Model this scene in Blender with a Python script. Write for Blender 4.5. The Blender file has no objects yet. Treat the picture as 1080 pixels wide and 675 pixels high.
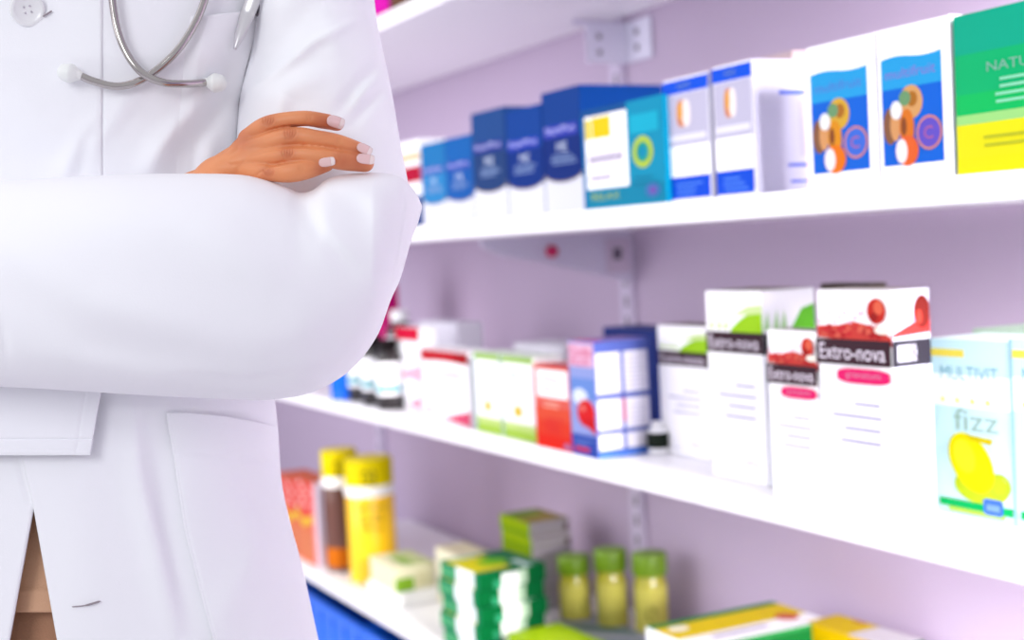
import bpy, bmesh, math, random
import numpy as np
from mathutils import Vector, Matrix
random.seed(4); rng = np.random.default_rng(4)
SC = bpy.context.scene
COL = SC.collection
HC = 1.10                       # camera height
FPX = 1450.0
# ------------------------------------------------------------------ camera basis (from the shelf's vanishing points)
def nrm(v): return v / np.linalg.norm(v)
_dy = nrm(np.array([-734, 39.5, -FPX])); _dn = nrm(np.array([1401., -27235, -FPX]))
_z = -_dn; _z = nrm(_z - _z @ _dy * _dy); _x = np.cross(_dy, _z)
R = np.array([_x, _dy, _z]); CP = np.array([0, 0, HC])
def P(px, py, d):
    "point at camera distance d seen through a photo pixel"
    px = np.asarray(px, float); py = np.asarray(py, float); d = np.asarray(d, float)
    v = np.stack([(px - 540) * d / FPX, (337.5 - py) * d / FPX, -d * np.ones_like(px)], -1)
    return v @ R.T + CP
def proj(p):
    c = R.T @ (np.asarray(p, float) - CP); return 540 + FPX * c[0] / -c[2], 337.5 - FPX * c[1] / -c[2]
XF = 1.056; XW = 1.52          # shelf front plane, wall plane
def bis(fn, a, b, n=50):
    fa = fn(a)
    for _ in range(n):
        m = (a + b) / 2
        if (fn(m) > 0) == (fa > 0): a = m
        else: b = m
    return (a + b) / 2
# ------------------------------------------------------------------ materials
def lin(c):
    return tuple((x / 12.92 if x <= .04045 else ((x + .055) / 1.055) ** 2.4) for x in [v / 255 for v in c])
MATS = {}
def mat(name, rgb, rough=.5, metal=0, bump=0, bscale=400, var=.03, vscale=6, coat=0, sss=0, trans=0, attr=None, spec=.5):
    if name in MATS: return MATS[name]
    m = bpy.data.materials.new(name); m.use_nodes = True; nt = m.node_tree; N = nt.nodes; L = nt.links
    b = N['Principled BSDF']; b.inputs['Roughness'].default_value = rough; b.inputs['Metallic'].default_value = metal
    b.inputs['Specular IOR Level'].default_value = spec
    b.inputs['Coat Weight'].default_value = coat
    if trans: b.inputs['Transmission Weight'].default_value = trans
    if sss:
        b.inputs['Subsurface Weight'].default_value = sss; b.inputs['Subsurface Radius'].default_value = (.012, .004, .002)
        b.inputs['Subsurface Scale'].default_value = .6
    tc = N.new('ShaderNodeTexCoord')
    n = N.new('ShaderNodeTexNoise'); n.inputs['Scale'].default_value = vscale; L.new(tc.outputs['Object'], n.inputs['Vector'])
    mx = N.new('ShaderNodeMix'); mx.data_type = 'RGBA'
    c = lin(rgb)
    mx.inputs['A'].default_value = (*[v * (1 - var) for v in c], 1); mx.inputs['B'].default_value = (*[min(1, v * (1 + var)) for v in c], 1)
    L.new(n.outputs['Fac'], mx.inputs['Factor']); out = mx.outputs['Result']
    if attr:
        a = N.new('ShaderNodeAttribute'); a.attribute_name = attr[0]
        m2 = N.new('ShaderNodeMix'); m2.data_type = 'RGBA'; m2.inputs['B'].default_value = (*lin(attr[1]), 1)
        L.new(out, m2.inputs['A']); L.new(a.outputs['Fac'], m2.inputs['Factor']); out = m2.outputs['Result']
    L.new(out, b.inputs['Base Color'])
    if bump:
        n2 = N.new('ShaderNodeTexNoise'); n2.inputs['Scale'].default_value = bscale; n2.inputs['Detail'].default_value = 3
        L.new(tc.outputs['Object'], n2.inputs['Vector'])
        bp = N.new('ShaderNodeBump'); bp.inputs['Strength'].default_value = bump; bp.inputs['Distance'].default_value = .001
        L.new(n2.outputs['Fac'], bp.inputs['Height']); L.new(bp.outputs['Normal'], b.inputs['Normal'])
    MATS[name] = m; return m
def cmat(rgb, rough=.45):      # printed ink on board
    if min(rgb) >= 240: return mat('print_%02x%02x%02x' % tuple(rgb), rgb, rough, var=.01)
    l = lin(rgb); q = 1.55 - .33 * min(1, max(0, (sum(l) / 3 - .45) / .35)); l = [v / q for v in l]; ink = [255 * (12.92 * v if v < .0031 else 1.055 * v ** (1/2.4) - .055) for v in l]
    return mat('print_%02x%02x%02x' % tuple(rgb), ink, rough, var=.015, spec=.06)
# ------------------------------------------------------------------ mesh builder
class MB:
    def __init__(s): s.v = []; s.f = []; s.m = []; s.mats = []
    def mi(s, m):
        if m not in s.mats: s.mats.append(m)
        return s.mats.index(m)
    def add(s, vs, fs, m):
        o = len(s.v); k = s.mi(m); s.v += [tuple(map(float, v)) for v in vs]
        for f in fs: s.f.append([i + o for i in f]); s.m.append(k)
    def box(s, a, b, m, bev=0):
        if bev:
            bm = bmesh.new(); bmesh.ops.create_cube(bm, size=1)
            for v in bm.verts: v.co = Vector([(a[i] + b[i]) / 2 + v.co[i] * (b[i] - a[i]) for i in range(3)])
            bmesh.ops.bevel(bm, geom=bm.edges[:], offset=bev, segments=2, affect='EDGES')
            bm.verts.index_update(); s.add([v.co for v in bm.verts], [[v.index for v in f.verts] for f in bm.faces], m); bm.free(); return
        x0, y0, z0 = a; x1, y1, z1 = b
        s.add([(x0,y0,z0),(x1,y0,z0),(x1,y1,z0),(x0,y1,z0),(x0,y0,z1),(x1,y0,z1),(x1,y1,z1),(x0,y1,z1)],
              [(0,3,2,1),(4,5,6,7),(0,1,5,4),(1,2,6,5),(2,3,7,6),(3,0,4,7)], m)
    def grid(s, V, m, closeu=False, closev=False, flip=False):
        nu, nv = V.shape[:2]; f = []
        for i in range(nu - (0 if closeu else 1)):
            for j in range(nv - (0 if closev else 1)):
                q = (i * nv + j, ((i + 1) % nu) * nv + j, ((i + 1) % nu) * nv + (j + 1) % nv, i * nv + (j + 1) % nv)
                f.append(q[::-1] if flip else q)
        s.add(V.reshape(-1, 3), f, m)
    def lathe(s, prof, m, n=32, c=(0, 0, 0)):
        k = len(prof); V = []
        for r, z in prof:
            for i in range(n):
                a = 2 * math.pi * i / n; V.append((c[0] + r * math.cos(a), c[1] + r * math.sin(a), c[2] + z))
        F = [(j * n + i, j * n + (i + 1) % n, (j + 1) * n + (i + 1) % n, (j + 1) * n + i) for j in range(k - 1) for i in range(n)]
        F += [tuple(range(n))[::-1], tuple((k - 1) * n + i for i in range(n))]
        s.add(V, F, m)
    def tube(s, pts, rad, m, n=16, cap=True):
        pts = [Vector(map(float, p)) for p in pts]; k = len(pts)
        if not hasattr(rad, '__len__'): rad = [rad] * k
        if cap:   # rounded ends
            d0 = (pts[0] - pts[1]).normalized(); d1 = (pts[-1] - pts[-2]).normalized()
            A = [(pts[0] + d0 * rad[0] * math.sin(t), rad[0] * math.cos(t)) for t in (1.5, 1.2, .8, .4)]
            B = [(pts[-1] + d1 * rad[-1] * math.sin(t), rad[-1] * math.cos(t)) for t in (.4, .8, 1.2, 1.5)]
            pr = A + list(zip(pts, rad)) + B
        else: pr = list(zip(pts, rad))
        pts = [p for p, _ in pr]; rad = [r for _, r in pr]; k = len(pts)
        V = []; up = None
        for i in range(k):
            t = (pts[min(i + 1, k - 1)] - pts[max(i - 1, 0)]).normalized()
            if up is None: up = Vector((0, 0, 1)) if abs(t.z) < .9 else Vector((1, 0, 0))
            a = (up - t * up.dot(t)).normalized(); b = t.cross(a); up = a
            for j in range(n):
                w = 2 * math.pi * j / n; V.append(pts[i] + (a * math.cos(w) + b * math.sin(w)) * rad[i])
        F = [(i * n + j, (i + 1) * n + j, (i + 1) * n + (j + 1) % n, i * n + (j + 1) % n)[::-1] for i in range(k - 1) for j in range(n)]
        F += [tuple(range(n))[::-1], tuple((k - 1) * n + j for j in range(n))]
        s.add(V, F, m)
    def build(s, name, parent=None, smooth=False, loc=None, rz=0, ang=None):
        me = bpy.data.meshes.new(name); me.from_pydata(s.v, [], s.f); me.validate()
        for m in s.mats: me.materials.append(m)
        if len(me.polygons) == len(s.m): me.polygons.foreach_set('material_index', s.m)
        if smooth: me.shade_smooth()
        if ang is not None:
            me.shade_smooth(); bm = bmesh.new(); bm.from_mesh(me)
            for e in bm.edges:
                if len(e.link_faces) == 2 and e.calc_face_angle(0) > ang: e.smooth = False
            bm.to_mesh(me); bm.free()
        o = bpy.data.objects.new(name, me); COL.objects.link(o)
        if parent: o.parent = parent
        if loc is not None: o.location = loc; o.rotation_euler = (0, 0, rz)
        return o
def catmull(pts, n=8):
    pts = [np.array(p, float) for p in pts]; p = [2 * pts[0] - pts[1]] + pts + [2 * pts[-1] - pts[-2]]; out = []
    for i in range(1, len(p) - 2):
        for k in range(n):
            t = k / n; out.append(.5 * ((2 * p[i]) + (p[i+1] - p[i-1]) * t + (2*p[i-1] - 5*p[i] + 4*p[i+1] - p[i+2]) * t*t + (3*p[i] - p[i-1] - 3*p[i+1] + p[i+2]) * t**3))
    return out + [pts[-1]]
def empty(name, loc, rz=0):
    o = bpy.data.objects.new(name, None); COL.objects.link(o); o.location = loc; o.rotation_euler = (0, 0, rz); o.empty_display_size = .05; return o
def tag(o, label=None, cat=None, group=None, kind=None):
    if label: o['label'] = label
    if cat: o['category'] = cat
    if group: o['group'] = group
    if kind: o['kind'] = kind
    return o
# ------------------------------------------------------------------ text as mesh
_TX = {}
def textmesh(t):
    if t in _TX: return _TX[t]
    cu = bpy.data.curves.new('lettering', 'FONT'); cu.body = t; cu.resolution_u = 3
    ob = bpy.data.objects.new('lettering', cu); COL.objects.link(ob)
    dg = bpy.context.evaluated_depsgraph_get(); dg.update(); me = bpy.data.meshes.new_from_object(ob.evaluated_get(dg))
    V = np.array([v.co[:2] for v in me.vertices]); Fc = [list(p.vertices) for p in me.polygons]
    V -= V.min(0); V /= np.maximum(V.max(0), 1e-6)
    bpy.data.objects.remove(ob); bpy.data.curves.remove(cu); bpy.data.meshes.remove(me)
    _TX[t] = (V, Fc); return _TX[t]
class Face:
    "drawing on one side of a carton; u left to right, v bottom to top, both 0..1"
    def __init__(s, mb, side, w, d, h): s.mb, s.side, s.w, s.d, s.h = mb, side, w, d, h; s.k = 1; s.dark = False
    def pt(s, u, v):
        e = .0001 + .00006 * s.k
        if s.side == 'front': return (-e, s.w * (1 - u), s.h * v)
        if s.side == 'side': return (s.d * u, -e, s.h * v)
        return (s.d * v, s.w * (1 - u), s.h + e)
    def poly(s, pts, c):
        s.mb.add([s.pt(*p) for p in pts], [list(range(len(pts)))], cmat(c)); s.k += 1
    def rect(s, u0, v0, u1, v1, c): s.poly([(u0, v0), (u1, v0), (u1, v1), (u0, v1)], c)
    def rrect(s, u0, v0, u1, v1, c, r=.25):
        P_ = []; ru = (u1-u0)*r; rv = (v1-v0)*r
        for cx, cy, a0 in ((u1-ru, v0+rv, -90), (u1-ru, v1-rv, 0), (u0+ru, v1-rv, 90), (u0+ru, v0+rv, 180)):
            for k in range(5):
                a = math.radians(a0 + k * 22.5); P_.append((cx + ru*math.cos(a), cy + rv*math.sin(a)))
        s.poly(P_, c)
    def ell(s, u, v, ru, rv, c, rot=0):
        cr, sr = math.cos(rot), math.sin(rot); L = []
        for k in range(28):
            a = k * math.tau / 28; x, y = ru * math.cos(a), rv * math.sin(a); L.append((min(1, max(0, u + x*cr - y*sr)), min(1, max(0, v + x*sr + y*cr))))
        s.poly(L, c)
    def ring(s, u, v, ru, rv, t, c):
        n = 28; V = []; F = []
        for k in range(n):
            a = k * math.tau / n
            V += [s.pt(u + ru*math.cos(a), v + rv*math.sin(a)), s.pt(u + ru*(1-t)*math.cos(a), v + rv*(1-t)*math.sin(a))]
        for k in range(n): F.append((2*k, 2*((k+1) % n), 2*((k+1) % n)+1, 2*k+1))
        s.mb.add(V, F, cmat(c)); s.k += 1
    def text(s, t, u0, v0, u1, v1, c, slant=0):
        if min(c) > 140 and sum(c) > 560 and not s.dark: c = tuple(int(v * .86) for v in c)
        V, F = textmesh(t)
        s.mb.add([s.pt(u0 + (u1-u0)*x + slant*y, v0 + (v1-v0)*y) for x, y in V], F, cmat(c)); s.k += 1
    def lines(s, u0, u1, v0, v1, n, c, h=.35):
        dv = (v1 - v0) / n
        for i in range(n):
            s.rect(u0 + random.random()*.08*(u1-u0), v0 + i*dv, u1 - random.random()*.35*(u1-u0), v0 + i*dv + dv*h, c)
ZS = {1: HC + .451, 2: HC + .020, 3: HC - .364, 4: HC - .811}     # undersides of the four shelves
TH = .030
def footprint(z, xl, xc, xr, s, th=0, d=.06):
    F = np.array([-math.sin(th), math.cos(th), 0]); S = np.array([math.cos(th), math.sin(th), 0])
    y = bis(lambda y: proj((XF + s, y, z))[0] - xc, .5, 6.5); C = np.array([XF + s, y, z])
    w = bis(lambda w: proj(C + F * w)[0] - xl, 0, 2)
    if xr is not None: d = bis(lambda q: proj(C + S * q)[0] - xr, 0, .44)
    return C, w, d
def carton(name, z, fp, h, base, design, label, cat='box', group=None, th=0, bev=.0012, top=None):
    C, w, d = fp; mb = MB(); g = .0007
    mb.box((0, g, 0), (d, w - g, h), cmat(base), bev)
    if design: design(Face(mb, 'front', w, d, h), Face(mb, 'side', w, d, h), Face(mb, 'top', w, d, h))
    o = mb.build(name, loc=tuple(C), rz=th); tag(o, label, cat, group); return o
def put(name, k, xl, xc, xr, yt, s, base, design, label, cat='medicine box', group=None, th=0, d=.06, top_at='c'):
    z = ZS[k] + TH; fp = footprint(z, xl, xc, xr, s, th, d); C = fp[0]
    h = bis(lambda h: yt - proj(C + np.array([0, 0, h]))[1], 0.005, .6)
    return carton(name, z, fp, h, base, design, label, cat, group, th)
exec_parts = True
# ================================================================== THE ROOM
wallm = mat('lavender_wall_paint', (189, 171, 197), .6, bump=.05, bscale=60, vscale=1.5, var=.05)
whitem = mat('white_shelf_laminate', (250, 248, 252), .35, var=.01)
floorm = mat('pale_floor_vinyl', (205, 202, 208), .35, vscale=3)
plainw = mat('white_wall_paint', (232, 230, 238), .7)
def struct(name, a, b, m):
    mb = MB(); mb.box(a, b, m); return tag(mb.build(name), kind='structure')
struct('floor', (-3.2, -2.6, -.06), (XW + .1, 6.4, 0), floorm)
struct('wall_right', (XW, -2.6, 0), (XW + .1, 6.4, 2.9), wallm)
struct('wall_back', (-3.2, 6.4, 0), (XW + .1, 6.5, 2.9), plainw)
# uprights on the wall
postm = mat('upright_enamel', (205, 194, 218), .4); slotm = mat('slot_shadow_steel', (92, 84, 100), .6)
pinm = mat('bracket_enamel', (214, 208, 230), .35)
POSTS = (2.46, 3.94); SEAMS = (2.30, 3.72); YN = .82; YE = 3.72
for i, y in enumerate(SEAMS):
    root = empty('shelf_upright', (XW, POSTS[i], 0))
    mb = MB(); mb.box((-.014, -.024, .02), (-.0005, .024, 2.3), postm, .002)
    for k in range(54):
        z = .08 + k * .042
        mb.box((-.0146, -.009, z), (-.0138, .001, z + .022), slotm)
    mb.build('slotted_channel', root)
    tag(root, ['lavender slotted wall upright between the boxes, nearer of the two', 'lavender slotted wall upright farther down the wall behind the yellow jars'][i], 'shelf upright', 'slotted uprights')
# shelves: two boards per level, meeting at the upright
NM = {1: 'top', 2: 'upper', 3: 'middle', 4: 'lower'}
for k in (1, 2, 3, 4):
    for j, (y0, y1) in enumerate(((YN, SEAMS[0]), (SEAMS[0], YE))):
        root = empty('shelf', (XF, (y0 + y1) / 2, ZS[k])); L = (y1 - y0) / 2 - .0015
        mb = MB(); mb.box((.006, -L, .004), (XW - XF - .018, L, TH - .001), whitem, .001); mb.build('board', root)
        mb = MB(); mb.box((-.004, -L, 0), (.0055, L, TH), whitem, .002); mb.build('price_rail', root)
        where = {1: 'overhead shelf with its pale underside showing', 2: 'shelf carrying the dark blue and poster boxes', 3: 'shelf carrying the lemon and berry boxes', 4: 'bottom shelf carrying the green packets'}[k]
        tag(root, 'white %s, %s' % (where, ['right board nearer the camera', 'left board beyond the seam'][j]), 'shelf', 'white wall shelves')
for k in (1, 2, 3, 4):
    for y in POSTS[:1]:
        root = empty('shelf_bracket', (XW - .016, y - .032, ZS[k]))
        prof = [(0, -.001), (-.33, -.001), (-.345, -.006), (-.34, -.018), (-.30, -.037), (-.20, -.057), (-.09, -.083), (0, -.106)]
        mb = MB(); t = .003; V = [(x, -t, z) for x, z in prof] + [(x, t, z) for x, z in prof]; n = len(prof)
        mb.add(V, [list(range(n))[::-1], [n + i for i in range(n)]] + [(i, (i+1) % n, n + (i+1) % n, n + i) for i in range(n)], pinm)
        if k == 1:
            mb = MB(); mb.box((-.11, -.003, -.012), (0, .003, -.001), pinm, .001)
        mb.build('bracket_arm', root)
        mb = MB()
        if k > 1: mb.box((-.062, -.007, -.085), (-.004, -.0032, -.012), mat('rivet_plate_enamel', (206, 190, 212), .4), .001)
        else:
            pale = mat('pale_plate_enamel', (226, 224, 242), .35); mb.box((-.085, -.007, -.088), (.015, -.0032, -.006), pale, .001); mb.box((.008, -.10, -.088), (.0145, -.0034, -.006), pale, .001)
            for dy in (-.05,):
                for dz in (-.03, -.062): mb.box((.0065, dy - .006, dz - .006), (.0082, dy + .006, dz + .006), slotm, .0005)
        for dx, dz in (((-.036, -.045),) if k > 1 else ((-.055, -.035), (-.055, -.067))):
            q = .010 if k > 1 else .0045; mb.box((dx - q, -.0085, dz - q*1.2), (dx + q, -.007, dz + q*1.2), slotm, .001)
        tag(mb.build('rivet_plate', root), 'plate with dark rivets')
        if k == 2:
            mb = MB(); ring = []
            mb.tube([(-.188, -.003, -.033), (-.188, -.008, -.033)], .0125, mat('crimson_plastic', (196, 0, 84), .4), 24)
            tag(mb.build('cap_button', root), 'round crimson cap')
        lab = {1: 'pale bracket with dark rivets under the overhead shelf', 2: 'white triangular bracket with a crimson button under the upper shelf',
               3: 'pale bracket under the middle shelf, behind the stacked green packets', 4: 'pale bracket under the bottom shelf'}[k]
        tag(root, lab, 'bracket', 'shelf brackets')
# ================================================================== CARTONS, upper shelf
W_ = (250, 249, 253)
def blue_design(c1, c2, band, n=0):
    def f(F, S, T):
        F.rect(0, 0, 1, .29, (236, 238, 250))
        F.ell(.5, .33, .5, .085, (176, 160, 150)); F.ell(.5, .345, .5, .085, c1); F.rect(0, .345, 1, .62, c1)
        F.rect(0, .62, 1, 1, c2)
        F.dark = True; F.rect(.02, .62, .9, .72, band); F.text('SeptiPlus', .06, .64, .84, .71, (206, 208, 255))
        F.text('ME', .36, .50, .62, .575, (214, 226, 250)); F.lines(.18, .88, .40, .49, 3, (150, 176, 226), .45)
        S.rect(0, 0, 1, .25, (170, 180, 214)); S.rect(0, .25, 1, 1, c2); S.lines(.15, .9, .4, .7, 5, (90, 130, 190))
    return f
def red_band(F, S, T):
    F.rect(0, 0, 1, .36, (20, 70, 150)); F.rect(0, .52, 1, .70, (206, 10, 60)); F.rect(0, .76, 1, .86, (250, 220, 180))
put('medicine_carton', 2, 414, 447, None, 146, .06, W_, red_band, 'white carton with a crimson band just right of the elbow on the upper shelf')
put('medicine_carton', 2, 448, 473, None, 148, .03, (40, 130, 205), blue_design((50, 150, 220), (36, 134, 206), (70, 110, 200)), 'small light blue carton, leftmost of the blue row', group='blue and white cartons')
put('medicine_carton', 2, 473.5, 502, None, 141, .03, (20, 105, 190), blue_design((24, 104, 196), (22, 112, 200), (52, 84, 196)), 'small mid blue carton, second from left in the blue row', group='blue and white cartons')
put('medicine_carton', 2, 502.5, 537.5, None, 112, .02, (32, 74, 140), blue_design((36, 72, 134), (36, 84, 156), (40, 60, 160)), 'tall slate blue carton, third from left in the blue row', group='blue and white cartons')
put('medicine_carton', 2, 538.5, 576, None, 109, .02, (8, 62, 156), blue_design((6, 56, 148), (8, 74, 168), (40, 70, 200)), 'tall deep blue carton, fourth in the blue row, with a shiny flat top', group='blue and white cartons')
put('medicine_carton', 2, 577, 617, 704, 89, .02, (6, 62, 150), blue_design((8, 50, 140), (8, 70, 160), (56, 70, 200)), 'largest dark blue carton with a curved white foot, beside the yellow-marked one', group='blue and white cartons')
def teal(F, S, T):
    F.rect(0, 0, 1, 1, (0, 164, 206)); F.rect(0, 0, 1, .2, (0, 150, 190)); F.rect(0, 0, .04, 1, (0, 130, 200))
    F.rect(0, .93, .58, 1, (10, 90, 160))
    F.rect(.045, .2, .58, .93, (254, 252, 255)); F.rect(.05, .70, .13, .90, (255, 226, 60)); F.rect(.14, .70, .38, .91, (255, 222, 10))
    F.rect(.08, .455, .52, .54, (222, 212, 236)); F.text('sensitive', .09, .46, .52, .55, (214, 206, 230)); F.rect(.09, .28, .36, .335, (224, 214, 236)); F.text('liquid', .10, .28, .36, .34, (206, 196, 224))
    F.text('RELAX', .10, .09, .46, .15, (206, 226, 70))
    F.rect(.62, .68, .95, .86, (10, 196, 230)); F.ring(.76, .5, .12, .15, .35, (206, 232, 60)); F.ring(.76, .5, .075, .09, .3, (40, 190, 150))
    F.ell(.86, .13, .09, .07, (70, 130, 200)); F.ell(.86, .13, .04, .035, (130, 90, 190)); F.lines(.62, .95, .2, .3, 2, (0, 130, 170))
put('medicine_carton', 2, 617.5, 703, None, 99, .0, (0, 150, 196), teal, 'teal carton with white panel, yellow square and lime ring on the upper shelf', d=.016)
def pill(ox):
    def f(F, S, T):
        F.rect(0, .875, 1, .985, (0, 92, 250)); F.rect(.04, .45, .98, .87, (206, 202, 228)); F.rect(.06, .49, .92, .54, (236, 234, 250))
        F.rrect(.30, .60, .52, .82, (240, 150, 100), .4); F.rrect(.42, .60, .60, .82, (252, 240, 236), .4); F.rrect(.32, .66, .44, .80, (255, 176, 70), .4)
        F.rect(.03, .02, .97, .2, (0, 84, 240)); F.lines(.2, .85, .05, .17, 3, (90, 150, 255), .4); F.ell(.45, .36, .02, .01, (200, 196, 220))
        F.text('FORTE', .34, .905, .62, .955, (150, 190, 255))
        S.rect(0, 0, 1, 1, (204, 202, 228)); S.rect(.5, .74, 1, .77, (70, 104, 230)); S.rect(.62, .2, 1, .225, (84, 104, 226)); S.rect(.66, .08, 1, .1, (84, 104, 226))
        S.lines(.1, .6, .3, .68, 9, (206, 204, 232), .3); S.rect(.86, .28, .97, .7, (196, 190, 224))
    return f
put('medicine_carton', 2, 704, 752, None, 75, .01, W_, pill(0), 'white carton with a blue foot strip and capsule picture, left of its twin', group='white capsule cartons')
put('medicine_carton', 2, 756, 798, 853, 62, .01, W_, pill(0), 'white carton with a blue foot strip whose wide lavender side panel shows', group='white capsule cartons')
put('medicine_carton', 2, 806, 842, None, 53, .16, (214, 190, 196), None, 'beige carton top peeping out behind the white capsule carton', d=.1)
def poster(q):
    def f(F, S, T):
        n = 14; u0, u1, v0 = .06, .88, .10
        F.poly([(u0, v0), (u1, v0)] + [(u1 - (u1-u0)*i/n, .80 - .012*math.sin(i/n*math.tau)) for i in range(n+1)], (10, 110, 236))
        F.poly([(u0, .60), (u1, .60)] + [(u1 - (u1-u0)*i/n, .80 - .012*math.sin(i/n*math.tau)) for i in range(n+1)], (40, 176, 246))
        F.text('multifruit', u0 + .06, .665, u1 - .08, .73, (150, 120, 220) if q else (100, 130, 226))
        F.ell(.46, .50, .16, .11, (236, 186, 60) if not q else (236, 176, 110)); F.ell(.48, .52, .07, .05, (190, 120, 40)); F.ell(.38, .53, .08, .05, (120, 170, 120))
        F.ell(.17, .36, .10, .12, (150, 100, 70)); F.ell(.24, .36, .07, .10, (236, 170, 110)); F.ell(.26, .46, .08, .06, (236, 238, 240))
        F.ell(.40, .34, .10, .12, (244, 160, 30) if not q else (240, 130, 40)); F.ell(.36, .35, .04, .06, (150, 80, 40))
        F.ell(.40, .19, .15, .10, (255, 130, 20) if not q else (250, 110, 50)); F.ell(.32, .19, .08, .08, (250, 236, 236))
        F.ell(.70, .29, .17, .10, (70, 120, 236) if not q else (110, 90, 214)); F.ring(.70, .29, .17, .11, .14, (236, 150, 130)); F.text('C', .63, .25, .75, .33, (206, 110, 160))
        S.rect(0, 0, 1, 1, (240, 238, 250))
    return f
put('vitamin_carton', 2, 855, 928, None, 34, .0, W_, poster(0), 'tall white carton with an amber fruit poster, left of its twin', group='white cartons with blue fruit posters')
put('vitamin_carton', 2, 929, 1007, None, 15, .0, W_, poster(1), 'tall white carton with an orange fruit poster and violet circle, beside the green one', group='white cartons with blue fruit posters')
def greeny(F, S, T):
    F.rect(0, .36, 1, 1, (0, 196, 120)); F.rect(0, .75, 1, 1, (0, 186, 150)); F.rect(0, .36, 1, .50, (6, 208, 104)); F.rect(0, 0, 1, .33, (246, 240, 20))
    F.rect(0, .31, 1, .37, (170, 236, 140)); F.rect(0, 0, 1, .10, (255, 238, 10))
    F.text('NATUR', .28, .62, .72, .68, (170, 236, 216)); F.lines(.34, .95, .42, .60, 4, (150, 236, 196), .4); F.lines(.2, .8, .16, .26, 2, (206, 210, 40), .4)
put('medicine_carton', 2, 1011, 1140, None, -12, .0, (0, 196, 130), greeny, 'large green and yellow carton at the right edge of the upper shelf')
def mag(F, S, T): F.rect(0, .2, 1, .8, (240, 0, 190))
z1 = ZS[1] + TH
carton('medicine_carton', z1, footprint(z1, 392, 411, None, .02), .10, (236, 0, 180), mag, 'magenta carton at the left end of the overhead shelf', 'medicine box')
carton('medicine_carton', z1, footprint(z1, 412, 432, None, .02), .11, (120, 80, 60), mag and None, 'brown carton beside the magenta one on the overhead shelf', 'medicine box')
# ================================================================== middle shelf
def bottle(k, px, s, r, h, label, cols, group='dark bottles with white labels', name='medicine_bottle'):
    z = ZS[k] + TH; y = bis(lambda y: proj((XF + s, y, z))[0] - px, .5, 6.5)
    root = empty(name, (XF + s, y, z)); body, lab, cap = cols
    mb = MB(); mb.lathe([(r*.92, 0), (r, .004), (r, h*.72), (r*.8, h*.80), (r*.45, h*.86), (r*.45, h*.9)], mat('bottle_glass_%02x' % body[0], body, .15, coat=.5), 32); mb.build('bottle_body', root, ang=.6)
    mb = MB(); V = []
    for a in np.linspace(math.radians(60), math.radians(330), 28):
        V.append([((r + .0006)*math.cos(a), (r + .0006)*math.sin(a), q) for q in (h*.2, h*.68)])
    mb.grid(np.array(V), cmat(lab))
    if cols[1] == (250, 249, 253):
        V2 = [[((r + .001)*math.cos(a), (r + .001)*math.sin(a), q) for q in (h*.26, h*.34)] for a in np.linspace(math.radians(180), math.radians(300), 16)]
        mb.grid(np.array(V2), cmat((70, 196, 206)))
    tag(mb.build('paper_label', root, smooth=True), 'wrapped paper label')
    mb = MB(); mb.lathe([(r*.6, h*.86), (r*.62, h*.87), (r*.62, h*.99), (r*.55, h)], cmat(cap, .35), 32); mb.build('bottle_cap', root, ang=.6)
    tag(root, label, 'bottle', group); return root
DK = (30, 24, 26)
for px, s, lb in ((382, .05, 'dark bottle with white label at the end of the row, nearest the sleeve'), (397, .04, 'dark bottle with white label, middle of the three'), (413, .03, 'dark bottle with white label, standing against the white carton with a red cap block')):
    bottle(3, px, s, .030, .155 if s > .035 else .150, lb, (DK, (250, 249, 253), DK))
bottle(3, 426, .20, .036, .195, 'taller dark bottle with a broad white cap behind the three small ones', (DK, (246, 244, 250), (250, 250, 252)), group=None)
bottle(3, 363, .02, .030, .11, 'short blue bottle at the foot of the sleeve', ((0, 100, 230), (30, 120, 240), (120, 210, 180)), group=None)
bottle(3, 497, .27, .032, .16, 'dark bottle standing behind the white carton, black cap showing', (DK, (230, 226, 240), DK), group=None)
put('medicine_carton', 3, 392, 410, None, 300, .25, (226, 20, 130), None, 'tall magenta carton mostly hidden behind the elbow', d=.04)
def redcap(F, S, T):
    F.rect(0, .84, 1, 1, (236, 10, 64)); F.poly([(.1, .4), (1, .35), (1, .55), (.5, .5)], (250, 190, 214)); F.poly([(.4, .06), (.95, .03), (.95, .18)], (252, 160, 190))
put('medicine_carton', 3, 421, 446, None, 346, .05, W_, redcap, 'narrow white carton with a bright red top band beside the bottles', d=.04)
put('medicine_carton', 3, 446, 487, None, 341, .18, (238, 234, 248), None, 'plain pale carton behind the red-banded ones')
def rednova(F, S, T):
    F.rect(0, .83, 1, .985, (214, 30, 44)); F.rect(.72, .83, 1, .985, (190, 20, 30)); F.ell(.5, .80, .46, .045, (254, 252, 254))
    F.text('rosella', .14, .62, .84, .74, (240, 150, 200)); F.lines(.14, .7, .36, .5, 3, (240, 238, 246), .3)
    F.poly([(.4, .04), (1, -.0), (1, .2), (.75, .14)], (244, 90, 130)); F.poly([(.0, .1), (.2, .08), (.2, .2)], (250, 180, 200))
    T.rect(0, 0, 1, .3, (240, 200, 210))
put('medicine_carton', 3, 447.5, 497, None, 372, .02, W_, rednova, 'white carton with a wide red header and pink corner triangle')
def greenw(F, S, T):
    F.rect(0, 0, 1, .12, (190, 230, 90)); F.rect(0, .12, 1, .20, (216, 240, 150)); F.rect(0, .92, 1, 1, (180, 224, 110)); F.rect(0, 0, .05, 1, (170, 216, 200))
    F.text('Bio', .3, .74, .6, .82, (190, 226, 230)); F.text('herbal', .3, .60, .78, .67, (190, 226, 220)); F.ell(.5, .34, .13, .07, (250, 222, 60)); F.ell(.5, .34, .05, .03, (255, 200, 30))
    T.rect(0, 0, 1, 1, (226, 236, 226))
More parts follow.
